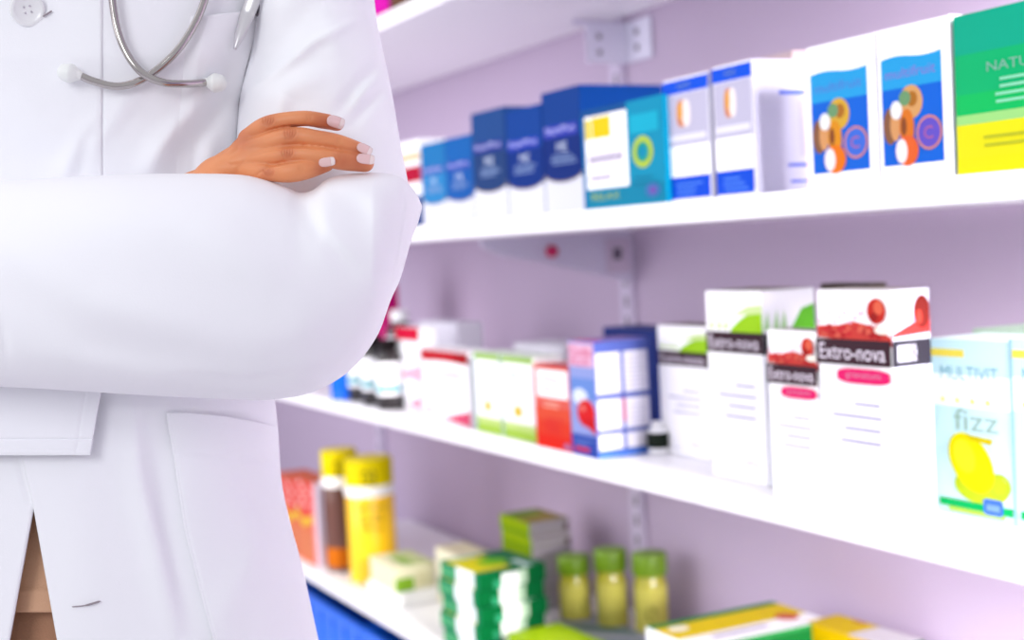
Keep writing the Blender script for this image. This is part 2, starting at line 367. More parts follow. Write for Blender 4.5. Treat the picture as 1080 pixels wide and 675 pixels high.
put('herbal_carton', 3, 503, 530, None, 374, .01, W_, greenw, 'white and lime carton with a yellow flower, left of the pair', group='white and lime flower cartons')
put('herbal_carton', 3, 531, 566, None, 378, .01, W_, greenw, 'white and lime carton with a yellow flower, touching the red carton', group='white and lime flower cartons')
def redc(F, S, T):
    F.rect(0, 0, 1, 1, (250, 110, 96)); F.rect(.07, .62, .95, .95, (255, 246, 248)); F.text('Neo', .28, .80, .72, .88, (236, 100, 140)); F.text('form', .26, .69, .8, .77, (236, 110, 150))
    F.rect(0, 0, 1, .16, (250, 40, 20)); F.rect(0, .16, 1, .34, (248, 66, 40)); F.rect(0, .34, 1, .5, (250, 90, 60)); F.lines(.25, .8, .5, .6, 2, (255, 190, 170), .4); F.lines(.25, .85, .2, .4, 4, (244, 44, 50), .4); F.ell(.88, .06, .1, .045, (200, 120, 170))
    T.rect(0, 0, 1, 1, (250, 190, 200)); T.rect(0, 0, 1, .3, (246, 70, 80))
put('medicine_carton', 3, 567, 604, None, 388, .0, (250, 120, 110), redc, 'orange-red carton with white name panel and pink top', d=.09)
put('medicine_carton', 3, 545, 598, None, 366, .16, (240, 238, 248), None, 'pale flat-topped carton behind the flower and red cartons', d=.09)
def bluegrid(F, S, T):
    F.rect(0, 0, 1, 1, (160, 176, 240)); F.rect(0, .78, 1, .98, (240, 190, 220)); F.text('Cardio', .08, .87, .92, .95, (236, 30, 90)); F.text('PLUS', .1, .79, .8, .85, (236, 50, 110))
    F.rect(0, .5, 1, .68, (120, 160, 240)); F.ell(.4, .52, .3, .07, (226, 236, 254)); F.ell(.62, .38, .36, .12, (240, 30, 34)); F.ell(.5, .42, .1, .03, (255, 130, 120)); F.poly([(.35, .32), (.98, .34), (.98, .20)], (226, 20, 30))
    F.rect(0, 0, 1, .19, (50, 84, 190)); F.rect(.1, .04, .7, .08, (220, 60, 90)); F.lines(.1, .9, .1, .17, 2, (110, 140, 220), .4)
    S.rect(0, 0, 1, 1, (96, 112, 200))
    for u0, u1 in ((.03, .47), (.53, .96)):
        S.rect(u0, .55, u1, .90, (228, 224, 242)); S.rect(u0, .24, u1, .50, (234, 230, 246)); S.rect(u0, .07, u1, .20, (238, 234, 248))
        S.lines(u0 + .04, u1 - .02, .58, .88, 8, (206, 202, 228), .3); S.lines(u0 + .04, u1 - .02, .26, .46, 5, (212, 208, 232), .3)
    S.rect(.47, .3, .53, .5, (206, 60, 120)); S.rect(0, 0, 1, .05, (90, 140, 240))
    T.rect(0, 0, 1, 1, (150, 120, 190)); T.rect(0, 0, 1, .2, (230, 80, 140))
put('medicine_carton', 3, 604.5, 631, 689, 361, .0, (90, 110, 200), bluegrid, 'blue carton with a red heart balloon and gridded side panel')
put('medicine_carton', 3, 640, 694, None, 348, .25, (52, 70, 150), None, 'dark blue carton standing behind the gridded one', d=.08)
bottle(3, 695, .10, .017, .05, 'tiny white jar with a dark label beside the gridded carton', ((248, 248, 250), (40, 50, 40), (248, 248, 250)), group=None, name='cream_jar')
# fruit-topped white cartons
def novadesign(kind, slim=False, qty='120 g'):
    def f(F, S, T):
        v = .80 if not slim else .82
        lines_c = (184, 178, 216)
        if kind == 'apple':
            n = 12; F.poly([(.45, v - .02)] + [(.45 + .55*i/n, v + .085*math.sin(min(1, i/n*1.3)*math.pi/2)) for i in range(n+1)] + [(1, v - .02)], (176, 236, 30))
            F.poly([(.5, v + .07), (1, v + .085), (1, v + .13), (.75, v + .12)], (222, 246, 170))
            for u in (.06, .2, .32): F.poly([(u, v), (u + .09, v), (u + .07, v + .055)], (214, 246, 140))
            S.rect(0, 0, 1, 1, (222, 218, 230)); S.poly([(.5, v - .02), (1, v - .02), (1, v + .12), (.75, v + .1)], (96, 176, 50)); S.rect(0, 0, 1, v - .02, (238, 238, 248))  # grey side fill is shade put into the colour, not print
            for u in (.02, .2, .34): S.poly([(u, v), (u + .12, v), (u + .08, v + .1)], (170, 210, 150))
        else:
            F.poly([(0, v - .01), (1, v - .04), (1, v + .0), (.7, v + .05), (.5, v + .065), (.3, v + .045), (0, v + .04)], (232, 74, 66))
            random.seed(3)
            for i in range(26): F.ell(.05 + random.random()*.8, v + random.random()*.04, .04, .012, random.choice([(206, 40, 46), (246, 110, 90), (226, 56, 60)]))
            for i in range(9): F.ell(.06 + i*.07, v + .06 + .02*(i % 3), .025, .008, (250, 190, 214))
            F.ell(.83, .91, .12, .055, (214, 46, 36)); F.ell(.86, .925, .06, .03, (244, 110, 80)); F.ell(.80, .885, .05, .02, (170, 30, 26)); F.ell(.9, v + .03, .1, .018, (250, 240, 226))
            S.rect(0, 0, 1, 1, (206, 204, 224)); S.poly([(0, v), (1, v + .01), (1, v + .07), (.6, v + .06), (0, v + .01)], (196, 60, 60)); S.ell(.8, .90, .22, .07, (130, 40, 36)); S.ell(.72, .88, .08, .03, (196, 70, 60))  # white carton's side greyed in colour to stand for its shaded face
            for i in range(5): S.ell(.08 + i*.12, v + .07, .04, .01, (226, 160, 200))
            F.rrect(.28, v - .205, .98, v - .14, (250, 30, 120), .3); F.text('granatum', .4, v - .188, .86, v - .158, (255, 180, 214))
        b0, b1 = v - .125, v - .015
        F.rect(0, b0, 1, b1, (66, 38, 50)); F.dark = True; F.text('Extro-nova', .05, b0 + .02, .93, b1 - .02, (240, 230, 246))
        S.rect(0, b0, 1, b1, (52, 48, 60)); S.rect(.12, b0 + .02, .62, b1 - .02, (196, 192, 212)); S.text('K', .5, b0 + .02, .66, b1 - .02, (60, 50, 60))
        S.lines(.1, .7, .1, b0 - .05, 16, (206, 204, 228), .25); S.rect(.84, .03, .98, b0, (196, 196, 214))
        for i, (a, b) in enumerate(((.5, .84), (.2, .86), (.36, .84), (.3, .84))):
            F.rect(a, .50 - i*.055, b, .512 - i*.055, lines_c)
        F.text(qty, .62, .09, .84, .12, (190, 172, 214)); F.rect(.2, .06, .4, .066, (220, 216, 236))
        T.rect(0, 0, 1, 1, (150, 138, 128) if kind == 'apple' else (176, 160, 160)); T.rect(0, 0, 1, .12, (240, 236, 240))
    return f
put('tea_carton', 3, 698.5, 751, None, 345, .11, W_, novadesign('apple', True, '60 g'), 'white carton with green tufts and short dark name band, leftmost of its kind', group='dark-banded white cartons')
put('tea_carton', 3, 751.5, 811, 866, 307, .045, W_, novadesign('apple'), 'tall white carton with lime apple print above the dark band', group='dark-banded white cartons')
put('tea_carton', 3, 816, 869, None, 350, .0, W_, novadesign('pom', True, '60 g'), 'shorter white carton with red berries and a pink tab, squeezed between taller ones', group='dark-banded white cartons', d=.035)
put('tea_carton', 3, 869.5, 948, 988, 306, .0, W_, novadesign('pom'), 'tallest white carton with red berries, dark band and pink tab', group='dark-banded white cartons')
put('tea_carton', 3, 872, 925, None, 299, .19, (96, 84, 78), None, 'dark brown carton top showing behind the tallest berry carton', d=.03)
def lemon(F, S, T):
    F.rect(0, 0, 1, 1, (206, 240, 252)); F.rect(0, .62, 1, .80, (244, 252, 255)); F.rect(0, .90, .45, .945, (255, 232, 90))
    F.text('MULTIVIT', .14, .77, .86, .85, (150, 222, 250))
    for i in range(4): F.ell(.16 + i*.19, .655, .035, .018, (250, 240, 150))
    F.text('fizz', .3, .49, .85, .61, (200, 238, 226))
    F.ell(.62, .18, .34, .10, (206, 226, 40)); F.ring(.84, .20, .14, .07, .3, (196, 214, 50))
    F.ell(.5, .31, .29, .155, (250, 232, 0), -.25); F.ell(.42, .34, .14, .09, (255, 244, 40), -.25); F.poly([(.42, .47), (.78, .455), (.76, .42), (.5, .44)], (226, 206, 20))
    F.rect(.08, .04, 1, .085, (0, 190, 100)); F.rect(.2, .015, .9, .04, (196, 232, 90)); F.rrect(.64, .03, .88, .12, (70, 120, 246), .2); F.rect(.68, .055, .84, .09, (130, 170, 250))
    F.rect(0, 0, .03, 1, (160, 214, 236)); T.rect(0, 0, 1, 1, (222, 240, 240))
put('vitamin_carton', 3, 986, 1070, None, 361, .10, (200, 236, 248), lemon, 'pale blue carton with a big yellow lemon, fully in view', group='lemon cartons', d=.09)
put('vitamin_carton', 3, 1071, 1165, None, 362, .10, (200, 236, 248), lemon, 'pale blue lemon carton cut off by the right edge', group='lemon cartons', d=.09)
put('vitamin_carton', 3, 1030, 1120, None, 350, .24, (196, 220, 200), None, 'greenish carton top behind the lemon cartons', d=.1)
# ================================================================== lower shelf
def orange(F, S, T):
    F.rect(0, 0, 1, 1, (255, 130, 90)); F.rect(0, .55, 1, 1, (255, 90, 80))
    for i in range(7): F.ell(.12 + .76*((i*37) % 10)/10, .66 + .05*i, .09, .03, (255, 214, 206))
    F.poly([(0, .55), (.4, .42), (1, .52), (1, .62), (.4, .52), (0, .66)], (255, 206, 60))
    for u in (.1, .35, .6, .82): F.rect(u, .04, u + .1, .4, (255, 170, 120))
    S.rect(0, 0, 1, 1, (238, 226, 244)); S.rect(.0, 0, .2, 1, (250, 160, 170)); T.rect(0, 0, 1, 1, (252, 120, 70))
for xl, xc, xr, yt, s, lb in ((290, 302, None, 504, .02, 'orange dotted packet nearest the coat, partly hidden'), (302.5, 315, None, 508, .02, 'orange dotted packet, middle of the three'), (315.5, 333, 348, 510, .02, 'orange dotted packet with a white side beside the brown jar')):
    put('supplement_packet', 4, xl, xc, xr, yt, s, (250, 100, 60), orange, lb, group='orange dotted packets', d=.1)
def jar(px, s, r, h, cb, cl, lb):
    z = ZS[4] + TH; y = bis(lambda y: proj((XF + s, y, z))[0] - px, .5, 6.5)
    root = empty('supplement_jar', (XF + s, y, z)); cap = (255, 232, 0)
    mb = MB(); mb.lathe([(r*.95, 0), (r, .004), (r, h*.68), (r*.98, h*.70)], mat('jar_body_%02x%02x' % (cb[0], cb[1]), tuple(cb), .3, coat=.3), 40)
    if cl: mb.lathe([(r*1.004, .012), (r*1.004, h*.2)], cmat(cl), 40)
    body_mb = mb
    mb = MB(); mb.lathe([(r*1.02, h*.70), (r*1.04, h*.71), (r*1.04, h*.775), (r, h*.785)], cmat((252, 250, 248)), 40); tag(mb.build('collar', root, ang=.6), 'white collar')
    mb = MB(); mb.lathe([(r*.98, h*.785), (r, h*.79), (r, h*.985), (r*.95, h)], cmat(cap, .35), 40); mb.build('jar_cap', root, ang=.6)
    # lettering wrapped round the body and cap, facing the aisle corner
    mb = body_mb; a0 = math.atan2(-y, -(XF + s))
    for t, z0, z1, wd in (('D3', h*.80, h*.92, .55), ('Ca D3', h*.50, h*.56, .9), ('500 mg', h*.42, h*.48, .8), ('calcium', h*.60, h*.635, 1.3)):
        V, F = textmesh(t); rr = (r + .0008)
        if cl and z1 < h*.7: continue
        mb.add([(rr*math.cos(a0 + (x - .5)*wd), rr*math.sin(a0 + (x - .5)*wd), z0 + (z1 - z0)*q) for x, q in V], F, cmat((70, 56, 30)))
    mb.build('jar_body', root, ang=.6)
    tag(root, lb, 'jar', 'yellow-capped jars')
jar(364, .075, .045, .30, (92, 52, 40), (226, 120, 20), 'dark brown jar with an orange foot and yellow cap')
jar(395, .095, .058, .295, (248, 196, 0), None, 'yellow jar with a white collar and yellow cap')
GR = (0, 120, 60)
def lowbox(name, fp, h, base, design, label, group=None, th=0, cat='medicine box'): return carton(name, fp[0][2], fp, h, base, design, label, cat, group, th)
z4 = ZS[4] + TH
def creamd(F, S, T):
    S.rect(.0, 0, .45, .55, (160, 214, 60)); S.lines(.5, .9, .2, .8, 3, (236, 230, 170), .4); T.rect(0, .4, 1, 1, (226, 236, 170)); T.rect(.3, .3, .9, .6, (170, 216, 90))
fp = footprint(z4, 388, 418, 470, .03); low = lowbox('medicine_carton', fp, .032, (248, 248, 250), None, 'flat white carton under the cream and green one')
fp2 = (fp[0] + np.array([.006, .012, .032]), fp[1] - .02, fp[2] - .02); lowbox('medicine_carton', fp2, .055, (246, 242, 206), creamd, 'small cream and green carton resting on a flat white one beside the yellow jar')
def crd(F, S, T): T.rect(0, 0, 1, 1, (242, 230, 196)); F.lines(.2, .8, .2, .8, 2, (226, 226, 160), .4)
fpm = footprint(z4, 462, 520, 553, .13); 
lowbox('medicine_carton', fpm, .125, (250, 244, 214), crd, 'long cream carton lying behind the green stack')
# green stack
def gst(top):
    def f(F, S, T):
        F.rect(0, 0, 1, 1, (30, 150, 100)); F.rect(.42, .0, .88, 1, (244, 246, 250)); F.rect(0, .2, .4, .7, (90, 190, 130))
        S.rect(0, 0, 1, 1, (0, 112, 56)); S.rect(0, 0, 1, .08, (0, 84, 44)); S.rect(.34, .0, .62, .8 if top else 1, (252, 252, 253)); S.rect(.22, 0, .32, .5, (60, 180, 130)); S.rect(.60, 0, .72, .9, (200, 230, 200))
        T.rect(0, 0, 1, 1, (20, 130, 80)); T.rect(.1, .0, .9, .55, (236, 224, 0)); T.ell(.5, .5, .2, .2, (120, 206, 20)); T.rect(.6, .7, 1, .82, (210, 236, 230)); T.rect(.0, .1, .15, .5, (190, 220, 190))
    return f
fpg = footprint(z4, 468, 508, 578, .02, .05); hh = .0325
for i in range(5):
    C = fpg[0] + np.array([(-1)**i*.002, [0, .003, -.002, .002, -.001, .0][i], i*(hh + .0006)])
    pos = ['lowest of the stack', 'second from the bottom', 'third from the bottom', 'directly under the top one', 'topmost, yellow lid face showing'][i]
    carton('medicine_carton', C[2], (C, fpg[1], fpg[2]), hh, GR, gst(i == 4), 'green and white packet in the front stack, ' + pos, 'medicine box', 'stacked green packets', .05)
# lime-ended stack at the back
def lst(F, S, T):
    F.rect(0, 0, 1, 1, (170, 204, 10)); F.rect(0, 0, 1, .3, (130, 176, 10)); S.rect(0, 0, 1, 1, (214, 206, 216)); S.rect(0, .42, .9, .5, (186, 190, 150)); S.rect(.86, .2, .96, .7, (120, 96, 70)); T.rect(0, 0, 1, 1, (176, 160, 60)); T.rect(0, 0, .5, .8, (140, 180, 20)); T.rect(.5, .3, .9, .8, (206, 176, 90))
fpl = footprint(z4, 533, 564, 606, .265); n = 6; hl = .031
for i in range(n):
    C = fpl[0] + np.array([0, [0, .004, -.002, .002, .0, .006][i], i*(hl + .0006)])
    pos = ['at the very bottom', 'second up', 'third up', 'fourth up', 'fifth up', 'on top'][i]
    carton('medicine_carton', C[2], (C, fpl[1], fpl[2]), hl, (200, 200, 190), lst, 'white packet with a lime end in the rear stack, ' + pos, 'medicine box', 'stacked lime-ended packets')
# herb jars
def vial(px, pb, pt, rpx, lb, leaf):
    z = z4; r_ = R @ np.array([px - 540, 337.5 - pb, -FPX]); q = r_ * (z - HC) / r_[2]; c = np.array([q[0], q[1], z]); 
    if c[0] > XW - .045: c[0] = XW - .045
    y = bis(lambda y: proj((c[0], y, z))[0] - px, .5, 6.5); c[1] = y
    dist = np.linalg.norm(c[:2]); cam = R.T @ (c - CP); r = rpx * -cam[2] / FPX
    h = bis(lambda h: pt - proj(c + np.array([0, 0, h]))[1], .01, .5)
    root = empty('herb_jar', tuple(c))
    mb = MB(); mb.lathe([(r*.9, 0), (r*.94, .003), (r*.94, h*.60), (r*.88, h*.66), (r*.82, h*.70), (r*.82, h*.74)], mat('olive_glass', (176, 170, 50), .2, coat=.4), 36); mb.build('jar_body', root, ang=.6)
    mb = MB(); V = [[((r*.95)*math.cos(a), (r*.95)*math.sin(a), q) for q in (h*.04, h*.6)] for a in np.linspace(0, math.tau, 37)]; mb.grid(np.array(V), cmat((236, 228, 110)))
    a0 = math.atan2(-c[1], -c[0]) + leaf
    mb.add([(r*.957*math.cos(a0 + .30*math.cos(t)), r*.957*math.sin(a0 + .30*math.cos(t)), h*(.28 + .1*math.sin(t))) for t in np.linspace(0, math.tau, 17)[:-1]], [list(range(16))], cmat((110, 120, 20)))
    tag(mb.build('paper_label', root, smooth=False), 'yellow paper label with an olive mark')
    mb = MB(); n = 60; prof = [(r*.98, h*.735), (r, h*.745), (r, h*.97), (r*.96, h*.99), (r*.8, h)]
    mb.lathe(prof, mat('green_cap_plastic', (112, 150, 18), .4), 48)
    for i in range(30):
        a = i * math.tau / 30; mb.box((0, 0, 0), (0, 0, 0), MATS['green_cap_plastic']) if False else None
    mb.build('jar_cap', root, ang=.6); tag(root, lb, 'jar', 'green-capped herb jars')
vial(608, 654, 585, 17.5, 'green-capped olive jar, left of the three against the wall', .7)
vial(647, 661, 578, 17.5, 'green-capped olive jar in the middle, plain label turned away', 2.6)
vial(688, 667, 582, 18.5, 'green-capped olive jar on the right, round mark on its label', 0)
# flat packets at the front
def yel(F, S, T):
    T.rect(0, 0, 1, 1, (250, 249, 252)); T.rect(0, .86, 1, 1, (10, 150, 70)); T.poly([(.02, .25), (1, .25), (1, .85), (.12, .85)], (255, 222, 0)) ; T.ell(.14, .66, .06, .12, (250, 250, 240))
    T.ell(.86, .3, .09, .14, (236, 110, 60)); T.text('FLORASAN', .14, .06, .66, .18, (176, 160, 210)); S.rect(0, 0, 1, 1, (20, 130, 60)); F.rect(0, 0, 1, 1, (10, 120, 60)); F.rect(0, .6, 1, 1, (240, 240, 244))
def flat(name, corners, zt, hgt, base, f, label, drop=0):
    "lying packet whose top face has its left, far and right corners under these pixels"
    Q = []
    for px, py in corners:
        r_ = R @ np.array([px - 540, 337.5 - py, -FPX]); Q.append(r_ * (zt - HC) / r_[2] + CP)
    A, B, Cc = Q     # left, far, right corner ; near corner = A + Cc - B
    N = A + Cc - B; e1 = (A - N); w = np.linalg.norm(e1[:2]); e2 = (Cc - N); d = np.linalg.norm(e2[:2]); th = math.atan2(-e1[0], e1[1])
    sx, sy = math.cos(th), math.sin(th); d = abs(e2[0]*sx + e2[1]*sy)
    carton(name, zt - hgt, (np.array([N[0], N[1], zt - hgt - drop]), w, d), hgt, base, f, label, 'medicine box', None, th); return N, w, d, th
def yel2(F, S, T):   # seen with its long side away from the wall
    T.rect(0, 0, 1, 1, (250, 249, 252)); T.rect(0, 0, .14, 1, (10, 150, 70)); T.rect(.14, 0, .62, 1, (255, 222, 0)); T.ell(.28, .14, .10, .07, (252, 250, 236)); T.ell(.62, .84, .12, .06, (240, 120, 80))
    T.ring(.62, .84, .14, .075, .3, (236, 60, 60)); T.rect(.72, .2, .80, .62, (204, 190, 224)); F.rect(0, 0, 1, 1, (244, 246, 250)); F.rect(0, 0, 1, .3, (20, 140, 70)); S.rect(0, 0, 1, 1, (24, 124, 56)); S.rect(0, .85, 1, 1, (60, 160, 90))
zt = z4 + .1416
for i, lb in enumerate(('white, yellow and green packet topmost in the flat pile on the bottom shelf', 'white and green packet in the middle of the flat pile, under the yellow-topped one', 'white and green packet at the foot of the flat pile on the bottom shelf')):
    flat('medicine_carton', ((681, 661), (789, 626), (847, 645)), zt, .0468, (244, 246, 250), yel2, lb, i * .0472) 
def yel3(F, S, T):
    T.rect(0, 0, 1, 1, (224, 218, 226)); T.rect(0, 0, .5, 1, (244, 206, 0)); F.rect(0, 0, 1, 1, (246, 200, 0)); T.ell(.3, .9, .1, .05, (200, 60, 70)); S.rect(0, 0, 1, 1, (16, 110, 60))
(flat('medicine_carton', ((850, 656), (867, 643), (955, 669)), zt, .141, (236, 230, 236), yel3, 'yellow and pale grey packet lying to the right of the white and yellow one'))
def lime(F, S, T): T.rect(0, 0, 1, 1, (186, 226, 0)); T.ell(.5, .5, .3, .3, (200, 236, 30))
(flat('medicine_carton', ((535, 668), (585, 655), (640, 678)), z4 + .06, .055, (176, 220, 0), lime, 'bright lime packet lying in front of the green stack'))
def bl(F, S, T):
    T.rect(0, 0, 1, 1, (190, 196, 214)); T.poly([(.1, .1), (.3, .1), (.7, .9), (.5, .9)], (120, 160, 150)); T.poly([(.6, .1), (.75, .1), (.95, .7), (.9, .9)], (140, 160, 180))
(flat('medicine_carton', ((583, 655), (612, 640), (688, 672)), z4 + .008, .007, (200, 204, 220), bl, 'thin grey leaflet packet lying before the herb jars'))
# blue crates below the bottom shelf
def crate(y0, y1, label, h=.24):
    root = empty('storage_crate', (XF + .02, y0, 0.0)); bm_ = mat('blue_crate_plastic', (6, 104, 226), .35); L = y1 - y0; D = .38; t = .006
    mb = MB(); mb.box((0, 0, 0), (D, L, t), bm_); mb.box((0, 0, t), (t, L, h), bm_); mb.box((D - t, 0, t), (D, L, h), bm_); mb.box((t, 0, t), (D - t, t, h), bm_); mb.box((t, L - t, t), (D - t, L, h), bm_)
    for k in range(7): mb.box((-.004, L*(k + .5)/7 - .004, .01), (0, L*(k + .5)/7 + .004, h - .03), bm_)
    mb.box((-.003, .02, h*.45), (0, L - .02, h*.45 + .008), bm_)
    mb.build('crate_body', root)
    mb = MB(); mb.box((-.012, -.006, h - .02), (.006, L + .006, h), bm_, .002); mb.build('rim', root)
    tag(root, label, 'crate', 'blue crates under the bottom shelf')
crate(2.98, 3.60, 'blue plastic crate on the floor below the jars'); crate(2.475, 2.965, 'blue plastic crate on the floor, nearer of the two')
# ================================================================== THE PERSON
cloth = mat('white_coat_cotton', (244, 244, 249), .85, bump=.10, bscale=900, var=.008, spec=.2)
tan = mat('tan_blouse_fabric', (222, 176, 144), .8, bump=.5, bscale=700, var=.05, vscale=30, spec=.2)
tan2 = mat('brown_trouser_fabric', (184, 138, 110), .8, bump=.4, bscale=700, var=.04, spec=.2)
skin = mat('skin', (224, 144, 96), .42, sss=.10, bump=.12, bscale=1500, var=.05, vscale=60, attr=('flush', (176, 84, 56)), spec=.4)
XM = 35.0
base = P(XM, 675, 1.22); e_r = nrm(np.array([R[0, 0], R[1, 0], 0])); e_f = np.array([e_r[1], -e_r[0], 0])   # her picture-right, her front
if e_f @ (CP - base) < 0: e_f = -e_f
UPC = R[:, 1] / R[2, 1]      # her trunk leans with the coat
def B(x, z, f=0):
    k = max(0, z - base[2]); return np.array([base[0], base[1], 0]) + e_r * x + e_f * f + np.array([0, 0, z]) + np.array([UPC[0] * k, UPC[1] * k, 0])
person = empty('person', tuple(B(0, 0)))
tag(person, 'person in a white coat with folded arms, standing before the shelves', 'person')
def child(o, rel=None):
    o.parent = rel or person; o.matrix_parent_inverse = Matrix.Translation(-Vector(B(0, 0))); return o
def pl(y, tab):
    return np.interp(y, [t[0] for t in tab], [t[1] for t in tab])
def smooth_tab(tab, n=10):
    q = catmull([(a, b) for a, b in tab], n); return [(float(a), float(b)) for a, b in q]
def folds(px, py, FL):
    out = np.zeros_like(px)
    for pts, wd, amp, sharp in FL:
        best = np.full(px.shape, 1e9); sgn = np.zeros_like(px); tt = np.zeros_like(px); L = np.cumsum([0] + [math.dist(pts[i], pts[i+1]) for i in range(len(pts)-1)])
        for i in range(len(pts) - 1):
            ax, ay = pts[i]; bx, by = pts[i+1]; dx, dy = bx-ax, by-ay; q = np.clip(((px-ax)*dx + (py-ay)*dy) / (dx*dx + dy*dy), 0, 1)
            d = np.hypot(px - ax - q*dx, py - ay - q*dy); c = (dx*(py-ay) - dy*(px-ax)); m = d < best
            best = np.where(m, d, best); sgn = np.where(m, np.sign(c), sgn); tt = np.where(m, (L[i] + q*(L[i+1]-L[i])) / L[-1], tt)
        w = np.where(sgn > 0, wd, wd * sharp)
        out += amp * np.exp(-(best / w) ** 2) * np.sin(np.pi * np.clip(tt * .9 + .05, 0, 1)) ** .6
    return out
# -- torso shape (rows of the coat)
T_R = smooth_tab([(-195, 95), (-170, 130), (-150, 205), (-120, 255), (-60, 290), (0, 298), (50, 288), (100, 273), (200, 264), (300, 272), (400, 287), (450, 293), (507, 297), (550, 306), (598, 319), (675, 336), (760, 356), (900, 390), (1100, 425)])
T_D = [(-195, .05), (-150, .09), (-60, .12), (60, .135), (250, .12), (400, .115), (560, .13), (700, .14), (1100, .16)]
DC = 1.22
def torso_front(px, py, grow=0.0):
    xr = pl(py, T_R) + grow; T = pl(py, T_D); u = np.clip((px - XM) / (xr - XM), -1, 1)
    return DC - T * (1 - np.abs(u) ** 3.0) ** .5
TF = [([(140, 100), (100, 140), (62, 190)], 13, .004, 1), ([(118, 118), (92, 150), (80, 190)], 8, -.003, 1), ([(200, 120), (170, 150), (150, 188)], 14, .004, 1),
      ([(245, 60), (232, 110), (205, 150), (195, 190)], 16, -.007, .8), ([(108, 100), (107, 195)], 2.5, -.0012, .3), ([(225, 100), (190, 130), (160, 175)], 9, .003, 1),
      ([(10, 90), (40, 130), (90, 150)], 25, .002, 1), ([(222, 150), (218, 190)], 10, .006, 1),
      ([(138, 420), (146, 500), (165, 570), (185, 660)], 16, .004, .6), ([(165, 470), (176, 560), (200, 660)], 12, -.003, 1),
      ([(255, 490), (275, 530), (300, 590)], 16, -.004, 1), ([(20, 483), (27, 510), (34, 535)], 3, -.002, .3), ([(60, 480), (80, 560), (100, 680)], 40, .003, 1),
      ([(120, 430), (300, 432)], 8, .002, 1), ([(230, 660), (262, 600), (276, 540)], 18, .003, 1)]
TF = [(a, b, c * 1.3, d) for a, b, c, d in TF]
def coat_d(px, py): return torso_front(px, py) - folds(np.asarray(px, float), np.asarray(py, float), TF)
rows = np.concatenate([np.linspace(-195, -100, 16), np.linspace(-94, 700, 230), np.linspace(715, 1100, 30)])
def ring_grid(grow, xRf, xLf, nf=120, nb=40, back=0):
    V = []
    for y in rows:
        if grow < 0 and not (430 <= y <= 1100): pass
        xr = pl(y, T_R) + grow; T = pl(y, T_D) + grow * .0007; hw = xr - XM
        pR = math.acos(np.clip((xRf(y) - XM) / hw, -.99, .99)); pL = math.acos(np.clip((xLf(y) - XM) / hw, -.99, .99))
        a = np.concatenate([np.linspace(pR, 0, nf, endpoint=False), np.linspace(0, -math.pi, nb, endpoint=False), np.linspace(math.pi, pL, nf)])
        px = XM + hw * np.cos(a); u = np.abs(np.cos(a)); dd = T * (1 - u ** 3.0) ** .5
        front = np.sin(a) >= 0
        d = np.where(front, DC - dd, DC + dd * .85)
        d = d - np.where(front, folds(px, np.full_like(px, y), TF) * np.clip(np.abs(np.sin(a)) * 4, 0, 1), 0)
        k = float(np.interp(y, [200, 400], [.3, -1])) * float(np.interp(y, [470, 545], [1, .0]))     # which panel laps over the other
        for sl, edge, sg in ((slice(0, nf), xRf(y), 1), (slice(nf + nb, None), xLf(y), -1)):
            d[sl] += sg * k * .0016 * np.clip(1 - np.abs(px[sl] - edge) / 110, 0, 1) ** .6
        V.append(P(px, np.full_like(px, y), d))
    return np.array(V)
def xRf(y): return float(np.interp(y, [200, 430, 480, 535, 675, 1100], [60, 22, 22, 35, 60, 150]))
def xLf(y): return float(np.interp(y, [200, 380, 480, 535, 675, 1100], [108, 62, 50, 35.2, 10, -60]))
def solid(o, t, off=1):
    m = o.modifiers.new('thickness', 'SOLIDIFY'); m.thickness = t; m.offset = off
mb = MB(); mb.grid(ring_grid(0, xRf, xLf), cloth); o = mb.build('coat_body', smooth=True); child(o); solid(o, -.0022, 1)
coat = o
# -- sleeves
U_R = smooth_tab([(-150, 330), (-130, 362), (-90, 385), (-40, 392), (0, 395), (30, 399), (58, 405), (96, 413), (131, 419), (160, 424), (185, 429), (215, 434), (250, 430), (280, 415)])
U_L = smooth_tab([(-150, 270), (-130, 248), (-90, 250), (0, 262), (40, 263), (75, 257), (120, 251), (200, 250), (280, 262)])
UF0 = [([(398, 70), (380, 92), (360, 116)], 9, -.005, .5), ([(404, 96), (388, 112), (372, 132)], 8, -.004, .6), ([(392, 84), (374, 106)], 7, .003, 1),
      ([(258, 98), (295, 72), (332, 42), (372, 22)], 7, .0035, .35), ([(262, 110), (300, 92), (345, 78)], 14, .003, 1), ([(258, 82), (285, 55), (320, 20)], 12, -.003, 1),
      ([(270, 20), (300, 0), (340, -20)], 14, .003, 1), ([(395, 120), (412, 150), (416, 180)], 10, -.003, 1), ([(300, 100), (290, 130)], 10, .003, 1), ([(345, 20), (360, 60)], 14, .002, 1)]
UF = [(a, b, c * 1.7, d) for a, b, c, d in UF0]
def lathe_rows(ys, Lt, Rt, dc, T, FL, n=160, ex=2.2):
    V = []
    for y in ys:
        xl, xr = pl(y, Lt), pl(y, Rt); m, h = (xl + xr) / 2, (xr - xl) / 2; a = np.linspace(0, 2 * math.pi, n, endpoint=False)
        px = m + h * np.cos(a); dd = pl(y, T) * (1 - np.abs(np.cos(a)) ** ex) ** .5; fr = np.sin(a) > 0
        d = pl(y, dc) - np.where(fr, dd, -dd) - np.where(fr, folds(px, np.full_like(px, y), FL) * np.clip(np.abs(np.sin(a)) * 3, 0, 1), 0)
        V.append(P(px, np.full_like(px, y), d))
    return np.array(V)
ys = np.linspace(-150, 280, 170)
V = lathe_rows(ys, U_L, U_R, smooth_tab([(-150, 1.20), (0, 1.18), (100, 1.165), (200, 1.14), (280, 1.10)]), [(-150, .035), (-110, .06), (100, .068), (200, .06), (280, .045)], UF)
